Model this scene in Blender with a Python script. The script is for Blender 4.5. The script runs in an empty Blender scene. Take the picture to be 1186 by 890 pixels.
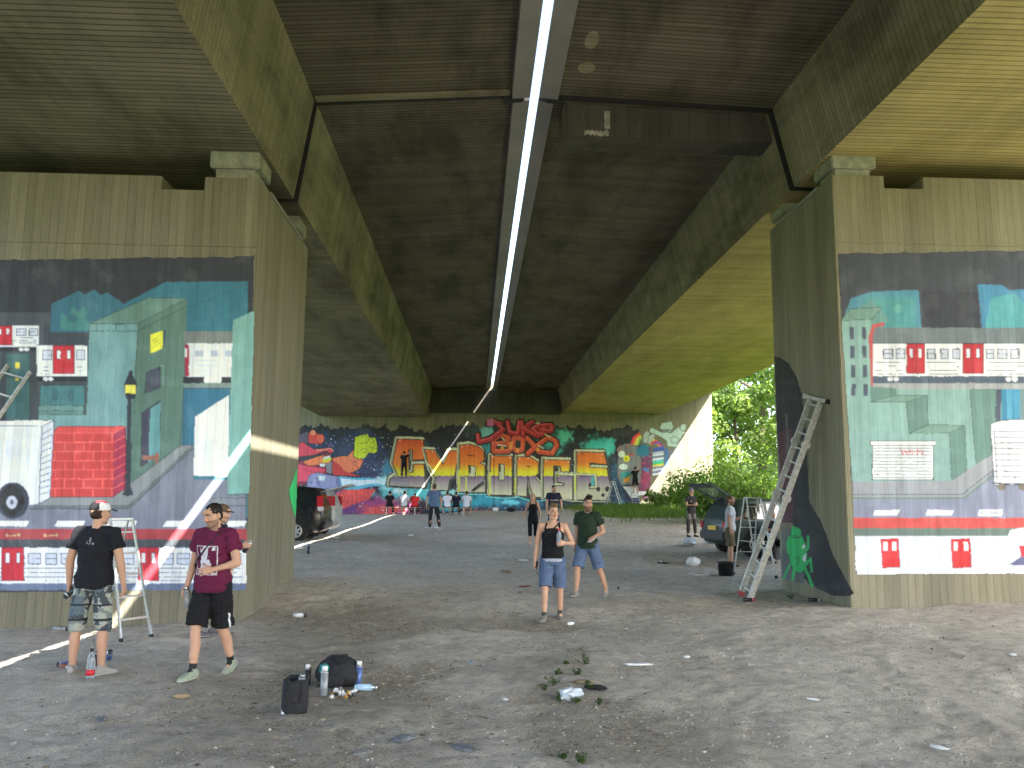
import bpy, bmesh, math, random
import numpy as np
from mathutils import Vector, Matrix, Euler
random.seed(7); rng = np.random.default_rng(11)
R = math.radians
scene = bpy.context.scene
COL = scene.collection

# ------------------------------------------------------------------ camera
F = 960.0; CX, CY = 593.0, 445.0          # calibrated on the 1186 x 890 photograph
CAM = Vector((0, 0, 1.95))
YAW, PITCH, ROLL = R(2.4), R(7.8), R(0.6)
cam = bpy.data.cameras.new('camera'); cam_o = bpy.data.objects.new('camera', cam); COL.objects.link(cam_o)
fwd = Vector((math.sin(YAW)*math.cos(PITCH), math.cos(YAW)*math.cos(PITCH), math.sin(PITCH)))
right = fwd.cross(Vector((0, 0, 1))).normalized(); up = right.cross(fwd)
r2 = right*math.cos(ROLL) + up*math.sin(ROLL); u2 = up*math.cos(ROLL) - right*math.sin(ROLL)
Mc = Matrix((r2, u2, -fwd)).transposed().to_4x4(); Mc.translation = CAM
cam_o.matrix_world = Mc
cam.sensor_width = 36; cam.lens = F/1186*36; cam.clip_start = .05; cam.clip_end = 2000
scene.camera = cam_o
def ray(px, py):
    return fwd + r2*((px-CX)/F) - u2*((py-CY)/F)
def atY(px, py, Y):
    d = ray(px, py); return CAM + d*(Y/d.y)
def atX(px, py, X):
    d = ray(px, py); return CAM + d*(X/d.x)
def rays_np(px, py):
    px = np.asarray(px, float); py = np.asarray(py, float)
    f_, r_, u_ = np.array(fwd), np.array(r2), np.array(u2)
    return f_ + r_*((px-CX)/F)[..., None] - u_*((py-CY)/F)[..., None]

# ------------------------------------------------------------------ noise
def _h(i, j, k, s):
    n = (i*374761393 + j*668265263 + k*2147483647 + s*974711) & 0xffffffff
    n = ((n ^ (n >> 13))*1274126177) & 0xffffffff
    return ((n ^ (n >> 16)) & 0xffff)/65535.0
def vnoise(x, y, z=None, s=0):
    x = np.asarray(x, float); y = np.asarray(y, float); z = np.zeros_like(x) if z is None else np.asarray(z, float)
    i = np.floor(x).astype(np.int64); j = np.floor(y).astype(np.int64); k = np.floor(z).astype(np.int64)
    u = x-i; v = y-j; w = z-k
    u = u*u*(3-2*u); v = v*v*(3-2*v); w = w*w*(3-2*w)
    o = 0
    for a in (0, 1):
        for b in (0, 1):
            for c in (0, 1):
                o = o + _h(i+a, j+b, k+c, s)*(u if a else 1-u)*(v if b else 1-v)*(w if c else 1-w)
    return o
def fbm(x, y, z=None, s=0, n=4):
    o = 0; a = .5; t = 0
    for q in range(n):
        o = o + a*vnoise(x, y, z, s+q); t += a; a *= .5
        x = np.asarray(x)*2.03; y = np.asarray(y)*2.03; z = None if z is None else np.asarray(z)*2.03
    return o/t
def smooth(a, b, x):
    t = np.clip((np.asarray(x, float)-a)/(b-a), 0, 1); return t*t*(3-2*t)

# ------------------------------------------------------------------ ground height
GP = np.array([(-4.1,8.9,.05),(-3,8.7,.08),(-2.1,7.6,.0),(0,6,.0),(3,6,.0),(1.1,12.5,.07),(1.6,14.5,.2),(1.8,26.5,.43),(-1.8,34,.67),
 (-7.4,12.6,-.06),(-10,12.6,-.08),(-3.7,12.8,.08),(-3.7,16.3,.36),(-6,13,-.02),(6,13.4,.26),(8.9,13.4,.36),(11.5,13.4,.45),(6,16.1,.22),(4.5,13.9,.15),(6.2,21.6,.22),
 (7,27.3,.6),(7.3,22.8,.5),(9.5,24,.75),(-5.6,26.3,.55),(-9,26,.55),(-11,56.5,.65),(-5,56.5,.75),(2,56.5,1.05),(8,56.5,1.3),(11,56.5,1.45),(15.5,56.5,1.7),
 (7.5,40,1.05),(10.5,40,1.35),(12,30,1.25),(16,30,1.8),(-20,20,-.1),(-20,50,.6),(-1,48,.88),(14,20,1.0),(20,15,1.3),(20,50,2.2),(-1,20,.3),(3,20,.28),
 (0,-10,0),(-15,-10,-.1),(15,-10,.5),(9,6,.1),(-8,6,-.05),(30,30,4),(30,60,5),(45,45,9),(45,80,10),(25,100,6)])
def gh(x, y):
    x = np.asarray(x, float); y = np.asarray(y, float)
    num = 0; den = 0
    for a, b, c in GP:
        d2 = (x-a)**2 + (y-b)**2 + .6
        w = 1/d2**1.7
        num = num + w*c; den = den + w
    return num/den
def gz(x, y): return float(gh(np.array([x]), np.array([y]))[0])
def gpt(px, py):
    """the ground point seen at a photo pixel"""
    d = ray(px, py); t0 = 2.0
    t = np.linspace(2, 80, 1600)
    X = d.x*t; Y = d.y*t; Z = CAM.z + d.z*t
    s = Z - gh(X, Y)
    i = int(np.argmax(s < 0)) if (s < 0).any() else len(t)-1
    a, b = t[max(i-1, 0)], t[i]
    for _ in range(24):
        m = (a+b)/2
        if CAM.z + d.z*m - gz(d.x*m, d.y*m) < 0: b = m
        else: a = m
    return Vector((d.x*b, d.y*b, gz(d.x*b, d.y*b)))

# ------------------------------------------------------------------ object helpers
def tag(o, label=None, cat=None, group=None, kind=None):
    if label: o['label'] = label
    if cat: o['category'] = cat
    if group: o['group'] = group
    if kind: o['kind'] = kind
    return o
def empty(name, loc=(0, 0, 0), rz=0, label=None, cat=None, group=None):
    o = bpy.data.objects.new(name, None); COL.objects.link(o)
    o.location = loc; o.rotation_euler = (0, 0, rz); o.empty_display_size = .1
    return tag(o, label, cat, group)
def link(name, me, mats, parent=None, smooth_=False):
    o = bpy.data.objects.new(name, me); COL.objects.link(o)
    for m in (mats if isinstance(mats, (list, tuple)) else [mats]): me.materials.append(m)
    if parent: o.parent = parent
    if smooth_: me.polygons.foreach_set('use_smooth', [True]*len(me.polygons))
    return o
def copy_tree(o, parent=None):
    c = o.copy(); COL.objects.link(c)
    if parent: c.parent = parent
    for ch in list(o.children): copy_tree(ch, c)
    return c
class MB:
    """collects shapes into one mesh"""
    def __init__(s): s.v = []; s.f = []; s.mi = []; s.cur = 0
    def add(s, vs, fs):
        n = len(s.v); s.v += [tuple(v) for v in vs]
        s.f += [tuple(i+n for i in f) for f in fs]; s.mi += [s.cur]*len(fs); return s
    def box(s, c, d, M=None):
        x, y, z = (q/2 for q in d)
        vs = [Vector((a*x, b*y, e*z)) for a in (-1, 1) for b in (-1, 1) for e in (-1, 1)]
        if M is not None: vs = [M @ v for v in vs]
        c = Vector(c)
        return s.add([v+c for v in vs], [(0,1,3,2),(4,6,7,5),(0,4,5,1),(2,3,7,6),(0,2,6,4),(1,5,7,3)])
    def bar(s, a, b, w, h=None, upv=(0, 0, 1)):
        a = Vector(a); b = Vector(b); d = (b-a); L = d.length
        if L < 1e-6: return s
        d /= L; u = Vector(upv)
        if abs(d.dot(u)) > .98: u = Vector((0, 1, 0))
        x = d.cross(u).normalized(); z = x.cross(d)
        M = Matrix((x, d, z)).transposed()
        return s.box((a+b)/2, (w, L, h or w), M)
    def tube(s, pts, r, n=10, caps=True):
        pts = [Vector(p) for p in pts]; rs = r if isinstance(r, (list, tuple)) else [r]*len(pts)
        rings = []; ref = Vector((.13, .31, .94))
        for i, p in enumerate(pts):
            d = (pts[min(i+1, len(pts)-1)] - pts[max(i-1, 0)]).normalized()
            x = d.cross(ref)
            if x.length < .05: x = d.cross(Vector((1, 0, 0)))
            x.normalize(); y = d.cross(x)
            rings.append([p + (x*math.cos(t*2*math.pi/n) + y*math.sin(t*2*math.pi/n))*rs[i] for t in range(n)])
        return s.loft(rings, caps)
    def loft(s, rings, caps=True):
        n = len(rings[0]); vs = [v for q in rings for v in q]; fs = []
        for i in range(len(rings)-1):
            for j in range(n):
                k = (j+1) % n
                fs.append((i*n+j, i*n+k, (i+1)*n+k, (i+1)*n+j))
        if caps:
            fs.append(tuple(range(n))[::-1]); fs.append(tuple((len(rings)-1)*n+j for j in range(n)))
        return s.add(vs, fs)
    def lathe(s, prof, c=(0, 0, 0), n=16, M=None):
        c = Vector(c); rings = []
        for r_, z in prof:
            q = [Vector((r_*math.cos(t*2*math.pi/n), r_*math.sin(t*2*math.pi/n), z)) for t in range(n)]
            if M is not None: q = [M @ v for v in q]
            rings.append([v+c for v in q])
        return s.loft(rings)
    def prism(s, poly, axis, a, b):
        """poly of 2D points extruded along axis ('x','y','z') from a to b"""
        def P(u, v, w): return {'x': (w, u, v), 'y': (u, w, v), 'z': (u, v, w)}[axis]
        return s.loft([[Vector(P(u, v, a)) for u, v in poly], [Vector(P(u, v, b)) for u, v in poly]])
    def ell(s, c, r, M=None, nu=14, nv=9):
        c = Vector(c); rings = []
        for i in range(nv+1):
            t = math.pi*(i+.02)/(nv+.04) ; q = []
            for j in range(nu):
                p = 2*math.pi*j/nu
                v = Vector((r[0]*math.sin(t)*math.cos(p), r[1]*math.sin(t)*math.sin(p), -r[2]*math.cos(t)))
                q.append((M @ v if M is not None else v) + c)
            rings.append(q)
        return s.loft(rings)
    def mesh(s, name):
        me = bpy.data.meshes.new(name); me.from_pydata(s.v, [], s.f)
        me.polygons.foreach_set('material_index', s.mi)
        bm = bmesh.new(); bm.from_mesh(me); bmesh.ops.recalc_face_normals(bm, faces=bm.faces); bm.to_mesh(me); bm.free()
        me.update(); return me
    def build(s, name, mats, parent=None, smooth_=False, bevel=0):
        me = s.mesh(name)
        if bevel:
            bm = bmesh.new(); bm.from_mesh(me)
            bmesh.ops.bevel(bm, geom=[e for e in bm.edges if len(e.link_faces) == 2 and e.calc_face_angle(0) > .5], offset=bevel, segments=2, affect='EDGES', clamp_overlap=True)
            bm.to_mesh(me); bm.free()
        return link(name, me, mats, parent, smooth_)
def np_mesh(name, V, Fq, cols=None, cname='Col'):
    me = bpy.data.meshes.new(name)
    V = np.asarray(V, np.float32); Fq = np.asarray(Fq, np.int32); k = Fq.shape[1]
    me.vertices.add(len(V)); me.vertices.foreach_set('co', V.ravel())
    me.loops.add(Fq.size); me.loops.foreach_set('vertex_index', Fq.ravel())
    me.polygons.add(len(Fq)); me.polygons.foreach_set('loop_start', np.arange(0, Fq.size, k, dtype=np.int32))
    me.polygons.foreach_set('loop_total', np.full(len(Fq), k, np.int32))
    me.update(calc_edges=True)
    if cols is not None: set_col(me, cols, cname)
    return me
def set_col(me, cols, cname='Col'):
    a = me.attributes.new(cname, 'FLOAT_COLOR', 'POINT')
    c = np.ones((len(me.vertices), 4), np.float32); c[:, :3] = cols
    a.data.foreach_set('color', c.ravel())
def lin(c):
    c = np.asarray(c, float)/255.0
    return np.where(c <= .04045, c/12.92, ((c+.055)/1.055)**2.4)

# ------------------------------------------------------------------ materials
class NT:
    def __init__(s, name):
        s.m = bpy.data.materials.new(name); s.m.use_nodes = True
        s.nt = s.m.node_tree; s.b = s.nt.nodes['Principled BSDF']
    def n(s, t, ins=None, **kw):
        nd = s.nt.nodes.new('ShaderNode'+t)
        for k, v in kw.items(): setattr(nd, k, v)
        for k, v in (ins or {}).items(): s.set(nd.inputs[k], v)
        return nd
    def set(s, sock, v):
        if hasattr(v, 'outputs'): v = v.outputs[0]
        if isinstance(v, bpy.types.NodeSocket): s.nt.links.new(v, sock)
        else: sock.default_value = v
    def math(s, op, a, b=0.0, c=0.0): return s.n('Math', {0: a, 1: b, 2: c}, operation=op)
    def ramp(s, fac, stops):
        nd = s.n('ValToRGB', {0: fac}); e = nd.color_ramp.elements
        while len(e) < len(stops): e.new(.5)
        for q, (p, c) in zip(e, stops):
            q.position = p; q.color = (c, c, c, 1) if isinstance(c, (int, float)) else (*c, 1)
        return nd
    def mix(s, fac, a, b, mode='MIX'):
        nd = s.n('Mix', data_type='RGBA', blend_type=mode)
        s.set(nd.inputs[0], fac); s.set(nd.inputs[6], a); s.set(nd.inputs[7], b)
        nd2 = nd; return nd.outputs[2]
    def noise(s, vec, scale, detail=4, rough=.6): return s.n('TexNoise', {'Vector': vec, 'Scale': scale, 'Detail': detail, 'Roughness': rough})
    def coord(s, out='Object'): return s.n('TexCoord').outputs[out]
    def bump(s, h, strength=.3, dist=.02): s.set(s.b.inputs['Normal'], s.n('Bump', {'Height': h, 'Strength': strength, 'Distance': dist}))
    def color(s, c): s.set(s.b.inputs['Base Color'], c if not isinstance(c, tuple) else (*c[:3], 1))
    def rough(s, v): s.set(s.b.inputs['Roughness'], v)
C4 = lambda c: (c[0], c[1], c[2], 1)

def plain(name, col, rough=.6, metal=0, var=.12, scale=9, bump=.05, spec=.5):
    t = NT(name); co = t.coord()
    nz = t.noise(co, scale, 5)
    dk = tuple(q*(1-var*2) for q in col); lt = tuple(min(1, q*(1+var)) for q in col)
    t.color(t.ramp(nz, [(.3, dk), (.7, lt)])); t.rough(rough); t.b.inputs['Metallic'].default_value = metal
    t.b.inputs['Specular IOR Level'].default_value = spec
    if bump: t.bump(t.noise(co, scale*6, 3), bump, .004)
    return t.m
def vcol(name, rough=.8, bscale=120, bstr=.15, var=.12, sheen=0):
    t = NT(name); a = t.n('Attribute', attribute_name='Col')
    nz = t.noise(t.coord(), 14, 5)
    t.color(t.mix(1.0, a.outputs['Color'], t.ramp(nz, [(.25, 1-var), (.75, 1.0)]), 'MULTIPLY'))
    t.rough(rough); t.b.inputs['Specular IOR Level'].default_value = .25
    t.bump(t.noise(t.coord(), bscale, 3), bstr, .004)
    return t.m
def board_concrete(name, base, axis, bw=.105, groove=.5, stain=.5, warm=(1, .97, .88), streak_dir='z', line=.06):
    """board-marked concrete; AXIS says along which coordinate the formwork boards follow one another"""
    t = NT(name); co = t.coord(); sp = t.n('SeparateXYZ', {0: co})
    X, Y, Z = sp.outputs
    c = Y if axis == 'y' else t.math('ADD', X, Y)
    c = t.math('DIVIDE', c, bw)
    wob = t.noise(co, .9, 2); c = t.math('ADD', c, t.math('MULTIPLY', wob, .35))
    fr = t.math('FRACT', c); idn = t.math('FLOOR', c)
    d = t.math('MINIMUM', fr, t.math('SUBTRACT', 1.0, fr))
    gr = t.ramp(d, [(.0, 0.0), (line, 1.0)])
    wn = t.n('TexWhiteNoise', {'W': idn}, noise_dimensions='1D')
    # grain along the board
    mp = t.n('Mapping', {'Vector': co}); mp.inputs['Scale'].default_value = (.5, 9, 9) if axis == 'y' else (9, 9, .5)
    gn = t.noise(mp.outputs[0], 1.6, 5, .65)
    big = t.noise(co, .33, 6, .62)
    ms = t.n('Mapping', {'Vector': co}); ms.inputs['Scale'].default_value = (.8, .25, .8) if axis == 'y' else (1.6, 1.6, .16)
    st = t.noise(ms.outputs[0], 1.3, 6, .7)
    fine = t.noise(co, 38, 4, .7)
    v = t.math('MULTIPLY_ADD', wn.outputs[0], .22, .86)
    v = t.math('MULTIPLY', v, t.math('MULTIPLY_ADD', gn, .55, .72))
    v = t.math('MULTIPLY', v, t.ramp(big, [(.3, 1-stain*.75), (.62, 1.0)]))
    v = t.math('MULTIPLY', v, t.ramp(st, [(.36, 1-stain), (.56, 1.0)]))
    v = t.math('MULTIPLY', v, t.math('MULTIPLY_ADD', fine, .35, .82))
    v = t.math('MULTIPLY', v, t.math('MULTIPLY_ADD', gr, groove, 1-groove))
    hue = t.mix(t.ramp(t.noise(co, .7, 4), [(.4, 0.0), (.65, 1.0)]), (*[q for q in warm], 1), (warm[0]*.97, warm[1]*.98, warm[2]*.88, 1))
    col = t.mix(1.0, hue, t.n('CombineXYZ', {0: v, 1: v, 2: v}), 'MULTIPLY')
    t.color(t.mix(1.0, col, (base, base, base, 1), 'MULTIPLY')); t.rough(.9)
    t.b.inputs['Specular IOR Level'].default_value = .2
    hb = t.math('ADD', t.math('MULTIPLY', gr, .8), t.math('ADD', t.math('MULTIPLY', gn, .5), t.math('MULTIPLY', wn.outputs[0], .35)))
    t.bump(hb, .55, .012)
    return t.m
M_pier = board_concrete('pier_concrete', .245, 'xy', .13, .4, .17, (1, .93, .69), line=.05)
M_deck = board_concrete('deck_concrete', .27, 'y', .12, .72, .4, (1, .87, .58), line=.17)
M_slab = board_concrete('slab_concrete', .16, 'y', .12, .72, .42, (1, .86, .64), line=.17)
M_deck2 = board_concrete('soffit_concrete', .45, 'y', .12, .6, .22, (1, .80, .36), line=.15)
M_web = board_concrete('web_concrete', .29, 'y', .12, .55, .45, (1, .89, .62), line=.08)
M_edge = plain('edge_concrete', (.24, .23, .22), .9, var=.09, scale=.8, bump=.1)
M_stain_shade = board_concrete('stained_shaded_concrete', .085, 'xy', .4, .2, .3, (1, .92, .8))  # staining on the cross beam, painted shade on the end beam
M_patch = plain('repair_mortar', (.34, .325, .27), .9, var=.25, scale=7, bump=.3)
M_dark = plain('dark_gap', (.02, .02, .02), .95)
M_bearing = plain('bearing_pad', (.27, .275, .21), .8, var=.2, scale=6)
M_alu = plain('aluminium', (.55, .55, .54), .38, .85, .1, 30, .05)
M_alu_old = plain('painted_ladder_metal', (.52, .52, .49), .5, .35, .18, 18, .1)
M_blackcloth = plain('black_cloth', (.014, .014, .017), .85, var=.25, scale=30, bump=.25)
M_blackplastic = plain('black_plastic', (.016, .016, .018), .45, var=.2)
M_white = plain('white_paper', (.78, .79, .8), .7, var=.06, scale=20, bump=.1)
M_wood = plain('bench_wood', (.45, .31, .16), .6, var=.25, scale=14, bump=.1)
M_rubber = plain('tyre_rubber', (.018, .018, .018), .85, var=.2)
M_cloth = vcol('dyed_cloth', .92, 160, .3, .16)
M_skin = vcol('skin', .55, 200, .06, .07)
M_hair = vcol('hair', .6, 150, .8, .35)
M_shoe = vcol('shoe_fabric', .8, 120, .25, .15)
# ------------------------------------------------------------------ ground sheet
def axis_lines(segs):
    o = []
    for a, b, st in segs:
        n = max(1, round((b-a)/st)); o += [a+(b-a)*i/n for i in range(n)]
    o.append(segs[-1][1]); return np.array(o)
gx = axis_lines([(-400,-60,34),(-60,-12,2),(-12,-7,.2),(-7,10,.055),(10,16,.2),(16,60,1.5),(60,400,34)])
gy = axis_lines([(-400,-40,36),(-40,2,1.5),(2,4.5,.25),(4.5,16,.05),(16,30,.12),(30,58,.25),(58,120,2),(120,500,38)])
GX, GY = np.meshgrid(gx, gy)
GZ = gh(GX, GY)
near = smooth(45, 25, np.abs(GY-8)) * smooth(30, 14, np.abs(GX))
GZ = GZ + near*((fbm(GX*.9, GY*.9, s=3)-.5)*.08 + (fbm(GX*4, GY*4, s=9, n=3)-.5)*.035 + (fbm(GX*13, GY*13, s=19, n=2)-.5)*.022)
for x_, sl, am in ((2.4, .10, 1), (3.95, .10, .9), (4.6, .34, .8), (6.0, .36, .8), (-1.6, -.03, .5), (.0, -.03, .5)):
    d_ = GX-(x_+sl*(GY-6)+.25*np.sin(GY*.5+x_)); GZ = GZ+near*am*.28*(.02*np.exp(-((np.abs(d_)-.2)/.09)**2)-.035*np.exp(-(d_/.14)**2))*(.3+1.2*fbm(GX*.8, GY*.8, s=71))
# heaps of soil against the feet of the two piers
n_r, n_c = GX.shape
idx = np.arange(n_r*n_c).reshape(n_r, n_c)
quads = np.stack([idx[:-1, :-1], idx[:-1, 1:], idx[1:, 1:], idx[1:, :-1]], -1).reshape(-1, 4)
grass = np.clip(smooth(5.2, 7.6, GX+(fbm(GX*.5, GY*.5, s=5)-.5)*3.5)*smooth(33, 39, GY+(fbm(GX*.4, GY*.4, s=6)-.5)*8)
    + smooth(9.6, 11.5, GX+(fbm(GX*.5, GY*.5, s=8)-.5)*3)*smooth(19, 25, GY) + smooth(12, 16, GX) + smooth(-14, -18, GX), 0, 1)
chips = smooth(.42, .60, fbm(GX*.55, GY*.55, s=33))*smooth(3.4, 1.5, np.abs(GX+.3))*smooth(15.5, 12.5, GY)
me = np_mesh('ground', np.stack([GX, GY, GZ], -1).reshape(-1, 3), quads, np.stack([grass, chips, near], -1).reshape(-1, 3), 'Zone')
t = NT('dirt'); co = t.coord(); zone = t.n('Attribute', attribute_name='Zone'); zs = t.n('SeparateXYZ', {0: zone.outputs['Vector']})
n1 = t.noise(co, .55, 6, .6); n2 = t.noise(co, 7, 6, .65); n3 = t.noise(co, 46, 4, .7)
base = t.ramp(n1, [(.32, (.455, .405, .338)), (.5, (.53, .478, .402)), (.68, (.60, .545, .465))])
base = t.mix(.55, base, t.ramp(n2, [(.3, (.45, .44, .43)), (.5, (.95, .95, .95)), (.72, (1.25, 1.24, 1.2))]), 'MULTIPLY')
base = t.mix(.6, base, t.ramp(n3, [(.28, (.5, .5, .5)), (.5, (1, 1, 1)), (.72, (1.35, 1.33, 1.28))]), 'MULTIPLY')
n4 = t.noise(co, 130, 3, .7); base = t.mix(.6, base, t.ramp(n4, [(.3, (.65, .65, .65)), (.5, (1, 1, 1)), (.72, (1.3, 1.28, 1.25))]), 'MULTIPLY')
n5 = t.noise(co, 2.1, 5, .65); base = t.mix(.3, base, t.ramp(n5, [(.34, (.68, .66, .63)), (.5, (1, 1, 1)), (.7, (1.15, 1.14, 1.12))]), 'MULTIPLY')
vo = t.n('TexVoronoi', {'Vector': co, 'Scale': 26.0, 'Randomness': 1.0})
vc = t.n('SeparateXYZ', {0: vo.outputs['Color']})
peb = t.math('MULTIPLY', t.ramp(vo.outputs['Distance'], [(.12, 1.0), (.28, 0.0)]), t.ramp(vc.outputs[0], [(.72, 0.0), (.78, 1.0)]))
base = t.mix(t.math('MULTIPLY', peb, .8), base, t.ramp(vc.outputs[1], [(0, (.17, .16, .15)), (.5, (.42, .40, .36)), (1, (.66, .64, .6))]))
v2 = t.n('TexVoronoi', {'Vector': co, 'Scale': 60.0}); v2c = t.n('SeparateXYZ', {0: v2.outputs['Color']})
chipm = t.math('MULTIPLY', zs.outputs[1], t.math('MULTIPLY', t.ramp(v2.outputs['Distance'], [(.25, 1.0), (.5, 0.0)]), t.ramp(v2c.outputs[0], [(.5, 0.0), (.6, 1.0)])))
base = t.mix(t.math('MULTIPLY', zs.outputs[1], .45), base, (.19, .16, .12, 1))
base = t.mix(chipm, base, t.ramp(v2c.outputs[1], [(0, (.08, .06, .04)), (.5, (.24, .19, .13)), (1, (.42, .37, .28))]))
gcol = t.ramp(t.noise(co, 3.2, 5), [(.3, (.06, .10, .025)), (.7, (.15, .21, .06))])
t.color(t.mix(zs.outputs[0], base, gcol)); t.rough(.95); t.b.inputs['Specular IOR Level'].default_value = .15
t.bump(t.math('ADD', t.math('ADD', n2, t.math('MULTIPLY', n3, .9)), t.math('MULTIPLY', peb, .8)), .9, .035)
M_ground = t.m
tag(link('ground', me, M_ground, smooth_=True), kind='structure', label='grey brown trodden dirt under the bridges')

# ------------------------------------------------------------------ bridges
YB = 57.0; YJ = 14.9
def span(poly, y0, y1, step=1.0):
    m = MB(); n = max(2, int((y1-y0)/step))
    m.loft([[Vector((x, y0+(y1-y0)*i/n, z)) for x, z in poly] for i in range(n+1)])
    return m
PL = [(-14.4,9.62),(-14.4,10.05),(.765,10.0),(.91,9.56),(.91,9.49),(.57,9.45),(.55,9.55),(-3.15,9.30),(-3.45,7.37),(-10.7,7.37),(-11.2,9.2)]
PR = [(16.62,9.66),(16.62,10.1),(1.515,10.02),(1.08,9.56),(1.08,9.49),(1.44,9.46),(1.46,9.56),(5.58,9.42),(5.95,7.85),(12.9,7.85),(13.4,9.4)]
PLf = [(-14.4,9.62),(-14.4,10.05),(.765,10.0),(.91,9.56),(.91,9.49),(.59,9.43),(.57,9.53),(-3.11,9.26),(-3.39,7.34),(-10.7,7.34),(-11.2,9.17)]
PRf = [(16.62,9.66),(16.62,10.1),(1.515,10.02),(1.08,9.56),(1.08,9.49),(1.36,9.43),(1.38,9.53),(5.53,9.38),(5.90,7.82),(12.9,7.82),(13.4,9.38)]
def bridge(P1, P2, label, sx):
    root = empty('motorway_bridge', (0, 0, 0), 0, label, 'bridge', 'motorway bridge decks')
    for P, a, b in ((P1, -26, YJ-.05), (P2, YJ+.06, YB-.004)):
        m = span(P, a, b); me = m.mesh('deck_span')
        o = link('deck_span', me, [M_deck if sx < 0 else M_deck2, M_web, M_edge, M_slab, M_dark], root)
        for p in me.polygons:
            nn = p.normal
            if abs(nn.y) > .9: p.material_index = 4; continue
            if abs(nn.x) > .6 and p.center.z < 9.3: p.material_index = 1
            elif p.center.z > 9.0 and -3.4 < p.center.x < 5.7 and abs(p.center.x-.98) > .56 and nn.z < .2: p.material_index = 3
            elif abs(p.center.x-.98) < .56 and nn.z < .3: p.material_index = 2
    cxx = sum(p[0] for p in P1)/len(P1)
    pq = [(cxx+(x-cxx)*.975, 9.0+(z-9.0)*(.90 if z > 9 else .955)) for x, z in P1]; m = span(pq, YJ-.045, YJ+.055, .05); m.build('joint_seal', M_dark, root)
    # drip lip at the joint, on the near slab
    s = 1 if sx > 0 else -1
    if s < 0:
        MB().bar((-3.1, YJ-.17, 9.27), (.53, YJ-.17, 9.52), .16, .05).build('joint_lip', M_web, root)
    else:
        pass
        m = MB(); m.prism([(1.55, 8.86), (5.64, 8.84), (5.60, 9.7), (1.55, 9.7)], 'y', YJ+.2, YJ+.85); o = m.build('cross_beam', M_stain_shade, root)
        for a, b, z0, z1 in ((1.98, 2.45, 8.84, 9.0),):
            up_ = [(a+(b-a)*k/14, z1+random.uniform(-.05, .03)) for k in range(15)]; dn_ = [(a+(b-a)*k/14, z0+.02+random.uniform(-.0, .05)) for k in range(15)]
            pm = MB(); pm.prism(up_+dn_[::-1], 'y', YJ+.185, YJ+.199); pm.build('repair_patch', M_patch, root)
        MB().box((2.42, YJ+.197, 9.2), (.11, .012, .36)).build('repair_patch', M_patch, root)
        for (x, y, w, h) in ((1.82, 12.9, .22, .5), (1.85, 13.8, .3, .35)):
            pm = MB(); pm.ell((x, y, 9.552), (w*.6, h*.6, .012), Matrix.Rotation(.034, 3, 'Y')); pm.build('repair_patch', M_web, root, True)
    return root
bl = bridge(PL, PLf, 'left concrete bridge deck with its box girder resting on the pier behind the cap man', -1)
br = bridge(PR, PRf, 'right concrete bridge deck with a yellowish soffit and a cross beam beside the slot', 1)
# light film of dirt: lighter efflorescence on far slabs
def pier(name, x0, x1, y0, y1, inner, bear, notch, label, top, ledge, soff):
    """x0..x1 wide wall with a jacking notch in its top; INNER is the side towards the middle"""
    root = empty('bridge_pier', ((x0+x1)/2, (y0+y1)/2, 0), 0, label, 'pier', 'bridge piers')
    off = Vector((-(x0+x1)/2, -(y0+y1)/2, 0))
    n0, n1 = notch
    poly = [(x0, -1), (x1, -1), (x1, top), (n1, top), (n1, top-.22), (n0, top-.22), (n0, top), (x0, top)]
    m = MB(); m.prism(poly, 'y', y0, y1); o = m.build('pier_wall', M_pier, root, bevel=.015); o.location = off
    # thin ledge line cast in the concrete above the painting
    m = MB(); m.box(((x0+x1)/2, y0-.008, ledge), (abs(x1-x0)-.02, .022, .03)); o = m.build('cast_ledge', M_pier, root); o.location = off
    for yb in (y0+.35, y1-.45):
        xb = bear
        m = MB(); m.box((xb, yb, top+(soff-top)*.2), (.62, .6, (soff-top)*.4)); o = m.build('bearing_plinth', M_bearing, root, bevel=.01); o.location = off
        m = MB(); m.box((xb, yb, top+(soff-top)*.7), (.78, .76, (soff-top)*.6+.03)); o = m.build('bearing', M_bearing, root, bevel=.02); o.location = off
    # rail along the inner top edge
    xi = inner
    m = MB(); m.box((xi, (y0+y1)/2, top-.03), (.05, y1-y0-1.2, .06)); o = m.build('edge_strip', M_edge, root); o.location = off
    return root, off
XL, XR = -3.5, 6.03; YL0, YR0 = 12.8, 13.4; YL1, YR1 = atX(344, 570, XL).y, atX(901, 560, XR).y
pl, offl = pier('bridge_pier', -10.3, XL, YL0, YL1, XL, -3.92, (-5.05, -4.38), 'left concrete pier painted with a van, red brick box and lamp post', 6.95, 5.82, 7.37)
pr, offr = pier('bridge_pier', XR, 12.2, YR0, YR1, XR, 6.42, (6.95, 7.62), 'right concrete pier painted with a white train, garage shutter and green creature', 7.52, 6.32, 7.85)
ab = empty('abutment_wall', (2, YB, 0), 0, 'long concrete end wall with the orange lettering mural behind the far ladders', 'abutment')
offb = Vector((-2, -YB, 0))
m = MB(); m.box((.9, YB+.6, 4.4), (30.98, 1.2, 11)); o = m.build('wall', M_pier, ab); o.location = offb
m = MB(); m.box((1.22, YB-.25, 8.45), (9.1, .5, 1.55)); o = m.build('end_beam', M_stain_shade, ab); o.location = offb  # its dark colour paints in the shadow high on the end wall
m = MB(); m.tube([(11.9, YB-.06, 7.3), (4.5, YB-.06, 7.22)], .03); m.tube([(11.9, YB-.06, 7.3), (11.9, YB-.06, 7.9)], .03); o = m.build('conduit', M_edge, ab); o.location = offb

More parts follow.
